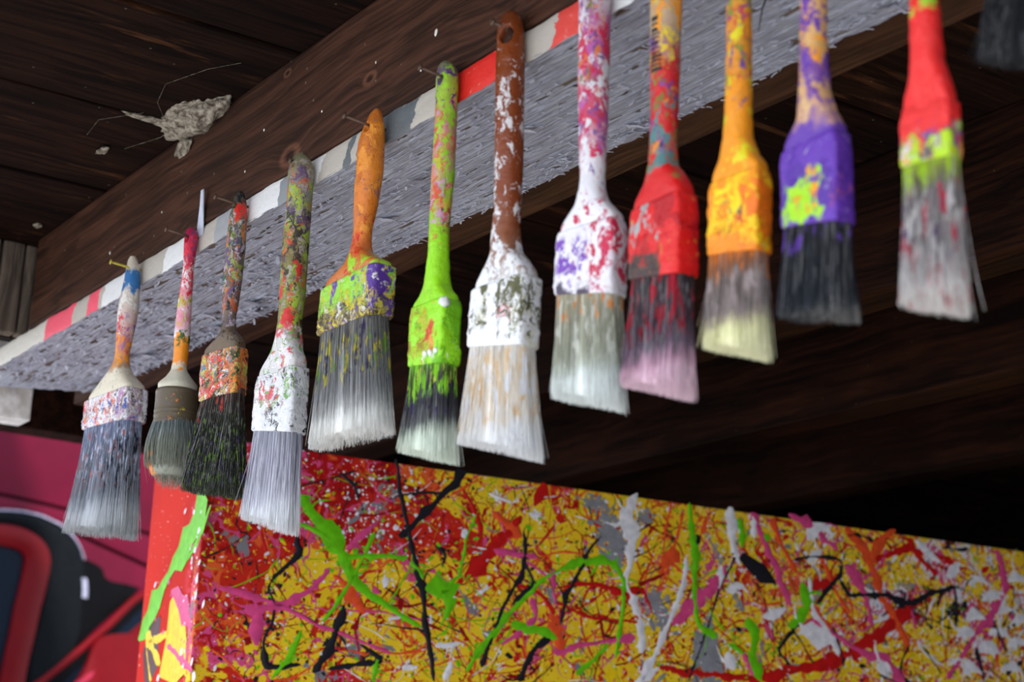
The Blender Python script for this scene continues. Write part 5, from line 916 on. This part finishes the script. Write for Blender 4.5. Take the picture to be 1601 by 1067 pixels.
SPEC[5] = dict(label='wide brush with orange wooden handle and lime and purple ferrule', nail='long nail through the orange handled brush',
  mh=lambda L: paint_mat('orange_varnished_handle', L, [(0, (176, 96, 40)), (.06, (206, 120, 40)), (.2, (218, 128, 42)), (.36, (212, 116, 40)), (.42, (206, 110, 50)), (.6, (190, 120, 60))],
     [((196, 108, 44), 60, .36, 0, .42), ((160, 100, 90), 110, .13, .02, .40), ((230, 146, 54), 60, .40, .05, .40), ((206, 36, 28), 90, .40, .38, .56, -.03, -.004), ((206, 40, 30), 260, .12, .05, .4), ((60, 40, 34), 300, .10, .12, .32, -.02, -.003), ((160, 206, 50), 110, .5, .455, .6, -.012, .03)], rough=.3),
  mf=lambda L: paint_mat('lime_purple_ferrule', L, [(0, (150, 206, 54)), (.56, (150, 206, 54)), (.64, (112, 92, 52)), (.70, (124, 100, 50)), (1, (150, 130, 50))], [((96, 56, 158), 70, .48, 0, .66, -.04, .02), ((150, 212, 56), 80, .40, 0, .60, -.04, .008), ((88, 54, 144), 60, .80, 0, .63, .014, .05), ((206, 190, 60), 170, .36, .60, 1), ((222, 216, 210), 190, .16, 0, .7), ((70, 60, 46), 200, .28, .58, .72), ((214, 190, 40), 150, .22, .4, .8), ((206, 36, 28), 70, .55, 0, .50, -.022, -.008)], bumpd=.0018),
  mb=lambda a, b: hair_mat('grey_bristles_white_tips', a, b, [(0, (132, 128, 124)), (.15, (128, 128, 130)), (.6, (156, 156, 158)), (.74, (196, 196, 194)), (.82, (240, 240, 236)), (1, (246, 246, 242))], [((206, 190, 40), 130, .22, .1, .5), ((110, 150, 50), 130, .15, .1, .5), ((60, 50, 90), 120, .18, .0, .5)], dark=.75),
  hair=dict(messy=.18, flare=.1), n=2300, hr=.0030, fw0=.985, lump=.00025, hole=-.0150, hs=1.3, nl=.010, bands=(.70, .80, .92), flump=.0007, tk=.85)
SPEC[6] = dict(label='brush caked in bright lime paint with dark bristles and pale tip', nail='nail through the lime caked brush',
  mh=lambda L: paint_mat('lime_pink_handle', L, [(0, (130, 150, 70)), (.03, (110, 80, 120)), (.06, (150, 176, 70)), (.12, (160, 196, 56)), (.18, (176, 130, 100)), (.3, (170, 160, 110)), (.36, (150, 196, 50)), (.44, (150, 200, 46)), (.5, (146, 212, 30)), (.7, (146, 216, 28))],
     [((214, 130, 100), 110, .40, .10, .48), ((200, 150, 178), 120, .36, .16, .44), ((150, 206, 40), 90, .44, .02, .6), ((92, 56, 128), 110, .30, .0, .14), ((206, 190, 60), 120, .22, .2, .44), ((216, 90, 60), 120, .26, .12, .48), ((96, 80, 80), 140, .18, .34, .54), ((150, 220, 30), 60, .62, .46, .8)]),
  mf=lambda L: paint_mat('lime_caked_ferrule', L, [(0, (146, 218, 26)), (1, (150, 220, 30))], [((176, 180, 30), 70, .42, .60, .9, -.03, .008), ((150, 110, 20), 120, .26, .6, .78, -.03, .004), ((220, 150, 60), 90, .22, .6, .78, .0, .016), ((200, 60, 30), 80, .46, .70, .76, .004, .02), ((236, 236, 226), 150, .20, .745, .80, .0, .03), ((110, 180, 26), 60, .3, 0, 1)], bumpd=.002),
  mb=lambda a, b: hair_mat('dark_lime_topped_bristles', a, b, [(0, (128, 196, 40)), (.10, (92, 120, 36)), (.22, (56, 50, 48)), (.45, (66, 64, 74)), (.64, (106, 108, 108)), (.74, (206, 216, 200)), (.82, (232, 242, 226)), (1, (236, 246, 230))], [((146, 214, 40), 110, .42, 0, .36), ((70, 50, 120), 110, .20, .25, .6), ((214, 220, 90), 150, .15, 0, .3)], dark=.85),
  hair=dict(messy=.25, clumpy=1.3), n=2000, flump=.0013, lump=.0006, hr=.0026, hole=-.0155, tk=.9, bands=(.8,))
SPEC[7] = dict(label='brown handled brush with white speckled paint and creamy white bristles', nail='nail through the big hole of the brown handled brush',
  mh=lambda L: paint_mat('brown_white_flecked_handle', L, [(0, (104, 52, 28)), (.06, (122, 58, 24)), (.2, BROWN), (.48, BROWN), (.56, (140, 92, 68)), (.61, (176, 160, 152)), (.66, (222, 222, 222))],
     [((222, 220, 222), 60, .30, .24, .31), ((222, 220, 222), 60, .44, .33, .47, -.02, .003), ((216, 212, 214), 110, .22, .15, .50), ((222, 222, 226), 240, .12, .02, .5), ((220, 218, 220), 90, .36, .46, .58), ((226, 226, 228), 100, .55, .57, .8)], rough=.28),
  mf=lambda L: paint_mat('white_ferrule_olive_chips', L, [(0, (232, 232, 234)), (1, (232, 232, 234))], [((226, 224, 206), 120, .3, .55, .9), ((92, 90, 56), 120, .50, .64, .69, -.006, .03), ((86, 84, 54), 150, .36, .70, .735), ((86, 84, 54), 170, .40, .66, .76, .008, .03), ((240, 120, 130), 150, .3, .70, .73, .008, .02)], bumpd=.0016),
  mb=lambda a, b: hair_mat('cream_white_bristles', a, b, [(0, (240, 234, 224)), (.25, (240, 226, 204)), (.7, (242, 234, 222)), (.84, (246, 246, 244)), (1, (244, 246, 248))], [((236, 206, 164), 110, .30, .05, .75), ((242, 242, 244), 110, .38, 0, 1)], dark=.16),
  hair=dict(messy=.2, flare=.05, stray=34), n=2000, flump=.0006, fw0=.985, lump=.00025, hr=.0050, hs=1.35, ha=34, hole=-.0190, bands=(.45, .76), nl=-.001, tk=1.0)
SPEC[8] = dict(label='white and crimson brush with purple patch and grey-olive bristles with white tip', nail='nail through the white and crimson brush',
  mh=lambda L: paint_mat('white_crimson_handle', L, [(0, (180, 150, 150)), (.08, (190, 176, 186)), (.2, (196, 90, 120)), (.36, (196, 60, 90)), (.44, (214, 206, 214)), (.52, (226, 224, 230)), (.6, (230, 228, 232)), (.9, (230, 228, 232))],
     [((222, 220, 230), 80, .50, .04, .28, -.012, .003), ((204, 40, 80), 95, .42, .12, .46), ((186, 90, 160), 110, .30, .06, .44), ((130, 120, 60), 130, .20, .06, .3), ((236, 130, 60), 130, .18, .08, .3), ((224, 222, 228), 100, .40, .22, .56), ((110, 80, 150), 140, .16, .05, .5), ((196, 50, 80), 170, .20, .48, .66)]),
  mf=lambda L: paint_mat('white_purple_ferrule', L, [(0, (230, 226, 232)), (1, (230, 226, 232))], [((200, 60, 110), 110, .26, .6, .76), ((200, 40, 74), 80, .50, .54, .76, .009, .03), ((120, 70, 176), 60, .66, .63, .72, -.016, .006), ((232, 228, 236), 100, .38, 0, 1), ((240, 150, 80), 200, .14, .62, .8, .006, .012), ((82, 72, 92), 50, .72, .738, .80, -.015, .008)], bumpd=.0016),
  mb=lambda a, b: hair_mat('olive_grey_bristles', a, b, [(0, (186, 178, 150)), (.2, (170, 168, 146)), (.55, (182, 184, 164)), (.68, (208, 214, 200)), (.76, (240, 246, 242)), (1, (244, 250, 248))], [((226, 140, 60), 130, .26, 0, .22), ((216, 218, 206), 110, .3, 0, .7)], dark=.34),
  hair=dict(messy=.15, stray=60), n=1900, hr=.0030, hole=-.0125, tk=.9, flump=.001)
SPEC[9] = dict(label='red caked brush with barcode sticker on its beige handle and pink tipped dark bristles', nail='nail through the red brush with a barcode',
  mh=lambda L: paint_mat('beige_red_handle', L, [(0, (180, 160, 140)), (.12, (190, 164, 132)), (.25, (178, 150, 126)), (.31, (190, 60, 50)), (.42, (206, 36, 34)), (.48, (150, 120, 100)), (.52, (206, 30, 30)), (.9, (214, 30, 30))],
     [((236, 150, 40), 90, .42, .05, .24, -.002, .012), ((226, 196, 40), 110, .24, .1, .46), ((204, 34, 40), 90, .50, .27, .52), ((86, 130, 130), 110, .32, .36, .54), ((110, 126, 60), 110, .30, .30, .54), ((110, 70, 150), 130, .22, .24, .5), ((236, 140, 40), 120, .2, .26, .5), ((60, 50, 50), 200, .12, .2, .5)]),
  mf=lambda L: paint_mat('red_caked_ferrule', L, [(0, (214, 30, 30)), (.705, (214, 30, 30)), (.72, (70, 50, 44)), (.745, (60, 46, 44)), (1, (150, 30, 34))], [((222, 212, 216), 70, .40, .595, .665, -.008, .008), ((150, 170, 170), 120, .2, .56, .7), ((216, 30, 30), 60, .85, .5, 1, .008, .03), ((206, 160, 60), 170, .12, .55, .78), ((178, 20, 28), 60, .36, .5, .72)], bumpd=.0018),
  mb=lambda a, b: hair_mat('crimson_grey_pink_tipped_bristles', a, b, [(0, (56, 46, 48)), (.2, (74, 64, 70)), (.45, (86, 64, 78)), (.64, (130, 106, 128)), (.76, (214, 168, 190)), (.85, (240, 204, 220)), (1, (242, 208, 222))], [((170, 24, 48), 110, .34, .0, .55), ((120, 116, 120), 130, .26, .1, .7)], dark=.75),
  hair=dict(messy=.2), n=1900, hr=.0030, hole=-.0125, tk=.9, flump=.001)
SPEC[10] = dict(label='orange and yellow caked brush with grey bristles and pale yellow tip', nail='nail through the orange and yellow caked brush',
  mh=lambda L: paint_mat('orange_speckled_handle', L, [(0, (200, 110, 60)), (.15, (206, 130, 60)), (.3, (214, 140, 40)), (.45, (222, 140, 34)), (.55, (238, 150, 24)), (.9, (240, 150, 24))],
     [((206, 70, 60), 110, .34, .05, .45), ((222, 206, 30), 100, .36, .15, .62), ((110, 70, 140), 110, .28, .2, .50), ((120, 140, 60), 120, .24, .18, .48), ((240, 150, 30), 80, .44, .28, .7)]),
  mf=lambda L: paint_mat('orange_caked_ferrule', L, [(0, (240, 150, 22)), (.72, (240, 140, 24)), (1, (222, 116, 30))], [((244, 206, 20), 70, .40, .58, .76, -.02, .010), ((236, 116, 24), 70, .62, .5, .80, .006, .03), ((70, 90, 90), 100, .42, .705, .735, -.010, .008), ((200, 50, 40), 100, .48, .725, .75, -.010, .008), ((244, 190, 20), 80, .3, .5, .8)], bumpd=.002),
  mb=lambda a, b: hair_mat('grey_orange_topped_bristles', a, b, [(0, (216, 120, 40)), (.14, (160, 104, 70)), (.28, (142, 126, 120)), (.58, (156, 142, 138)), (.68, (210, 200, 164)), (.76, (246, 244, 194)), (1, (250, 248, 206))], [((230, 130, 40), 120, .30, 0, .3), ((176, 160, 158), 120, .28, .2, .7)], dark=.7),
  hair=dict(messy=.2, stray=14), n=1700, hr=.0028, hole=-.0125, flump=.0012, tk=.9)
SPEC[11] = dict(label='tan and purple brush with lime patch and blue-black bristles', nail='nail through the tan and purple brush',
  mh=lambda L: paint_mat('tan_purple_handle', L, [(0, (206, 160, 110)), (.3, (214, 164, 100)), (.45, (206, 160, 100)), (.54, (206, 160, 110)), (.58, (196, 150, 120)), (.62, (98, 60, 160)), (.9, (98, 56, 164))],
     [((98, 56, 160), 85, .44, .30, .53), ((236, 150, 40), 100, .28, .2, .5), ((120, 76, 150), 110, .30, .28, .58), ((220, 180, 130), 90, .36, .52, .60)]),
  mf=lambda L: paint_mat('purple_lime_ferrule', L, [(0, (98, 54, 166)), (1, (98, 54, 166))], [((212, 170, 120), 80, .6, .56, .615, -.03, .004), ((160, 216, 30), 55, .92, .715, .805, -.0150, .011), ((240, 150, 40), 90, .34, .715, .78, -.008, .009), ((84, 46, 150), 60, .4, .6, .9), ((196, 90, 110), 110, .2, .74, .82, .008, .03), ((210, 200, 220), 300, .06, .6, .8), ((160, 216, 30), 80, .4, .78, .815, -.016, .012)], bumpd=.0018),
  mb=lambda a, b: hair_mat('blue_black_bristles', a, b, [(0, (34, 30, 40)), (.2, (20, 24, 32)), (.85, (26, 32, 42)), (.94, (56, 60, 66)), (1, (110, 108, 106))], [((98, 60, 160), 130, .30, .0, .26)], dark=.55),
  hair=dict(messy=.12), n=1900, hr=.0028, hole=-.0125, flump=.0009, tk=.95)
SPEC[12] = dict(label='red caked brush with lime band and grey bristles, rightmost complete one', nail='nail through the rightmost red brush',
  mh=lambda L: paint_mat('red_lime_topped_handle', L, [(0, (150, 180, 60)), (.40, (150, 190, 50)), (.425, (222, 44, 40)), (.44, (228, 42, 40)), (.9, (228, 42, 40))], [((150, 196, 50), 80, .40, .30, .47), ((232, 52, 50), 50, .4, .42, .9)]),
  mf=lambda L: paint_mat('red_lime_ferrule', L, [(0, (226, 44, 42)), (.695, (222, 44, 42)), (.72, (150, 90, 100)), (1, (150, 130, 90))], [((110, 80, 150), 110, .34, .67, .73), ((90, 90, 84), 130, .34, .69, .74), ((176, 212, 30), 55, .55, .705, .80), ((236, 150, 40), 120, .24, .70, .76), ((228, 44, 42), 60, .55, .3, .69), ((214, 206, 206), 170, .2, .69, .8)], bumpd=.0015),
  mb=lambda a, b: hair_mat('grey_pink_bristles', a, b, [(0, (176, 200, 50)), (.10, (140, 140, 90)), (.2, (142, 132, 132)), (.6, (166, 158, 158)), (.78, (200, 192, 190)), (.86, (230, 224, 220)), (1, (230, 224, 220))], [((170, 206, 40), 110, .36, 0, .16), ((190, 60, 80), 120, .16, .15, 1), ((110, 90, 120), 110, .26, .1, .7), ((206, 202, 200), 110, .3, .2, .9)], dark=.6),
  hair=dict(messy=.3, stray=16), n=1700, hr=.0028, hole=-.0125, flump=.0008, tk=.95)
SPEC[13] = dict(label='shadowy black bristled brush partly visible in the top right corner', nail='nail holding the black brush at the right end',
  mh=lambda L: paint_mat('black_stained_handle', L, [(0, (40, 36, 36)), (1, (40, 36, 36))], [((90, 80, 70), 100, .3, 0, 1)]),
  mf=lambda L: paint_mat('dark_ferrule', L, [(0, (50, 46, 44)), (1, (40, 38, 38))], [((90, 88, 84), 120, .2, 0, 1)]),
  mb=lambda a, b: hair_mat('black_bristles', a, b, [(0, (24, 26, 30)), (1, (34, 36, 40))], [((70, 70, 74), 150, .2, 0, 1)], dark=.5, rough=.8),
  hair=dict(messy=.7), n=1500, hr=.0026, hole=-.0125, tk=1.3)
for k in SPEC: make_brush(k, SPEC[k])
# hardened blobs of white paint on the lime brush
rt6 = [o for o in bpy.data.objects if o.get('label') == SPEC[6]['label']][0]; d6 = BR[6]; M_blob = plain('white_paint_blob', (236, 236, 232), .5, .3)
for (u, v, z, r_) in ((.46, -.30, d6['ft'][1]-.004, .0040), (.12, -.52, d6['fb'][1]+.006, .0019), (.28, -.53, d6['fb'][1]+.005, .0020), (.42, -.50, d6['fb'][1]+.0055, .0019)):
    o_ = link('paint_blob', lump('paint_blob', (d6['ft'][0]+u*d6['w']*1.07, v*d6['t']*1.07, z), (r_, r_*.8, r_*1.05), int(r_*1e5), 8), M_blob, rt6)
# barcode on the beige handle: thin printed bars standing on the curved wood
d = BR[9]; rt = [o for o in bpy.data.objects if o.name.startswith('paintbrush') and 'barcode' in o.get('label', '')][0]
V = []; F = []; R_ = .0179/2
z_ = -.0505
for hgt in (.0026, .0012, .0022, .0009, .0009, .0018, .0009, .0009, .0018, .0012, .0009, .0020):
    b = len(V)
    for s in range(6):
        a = math.radians(-98+s*11+0) if False else math.radians(-100+s*10)
        for zz_ in (z_, z_-hgt):
            for r in (R_*.955, R_*1.02): V.append((r*math.cos(a), r*math.sin(a)*.92, zz_))
    for s in range(5):
        q = b+4*s; F += [(q+1, q+5, q+7, q+3), (q, q+1, q+5, q+4)[::-1], (q+2, q+3, q+7, q+6)]
    z_ -= hgt+random.choice((.0010, .0014, .0018))
bc = link('barcode', pyd('barcode', V, F), plain('printed_black_bars', (46, 40, 38), .6), [c_ for c_ in rt.children if c_.name.startswith('handle')][0], smooth=False); bc['label'] = 'printed black barcode'
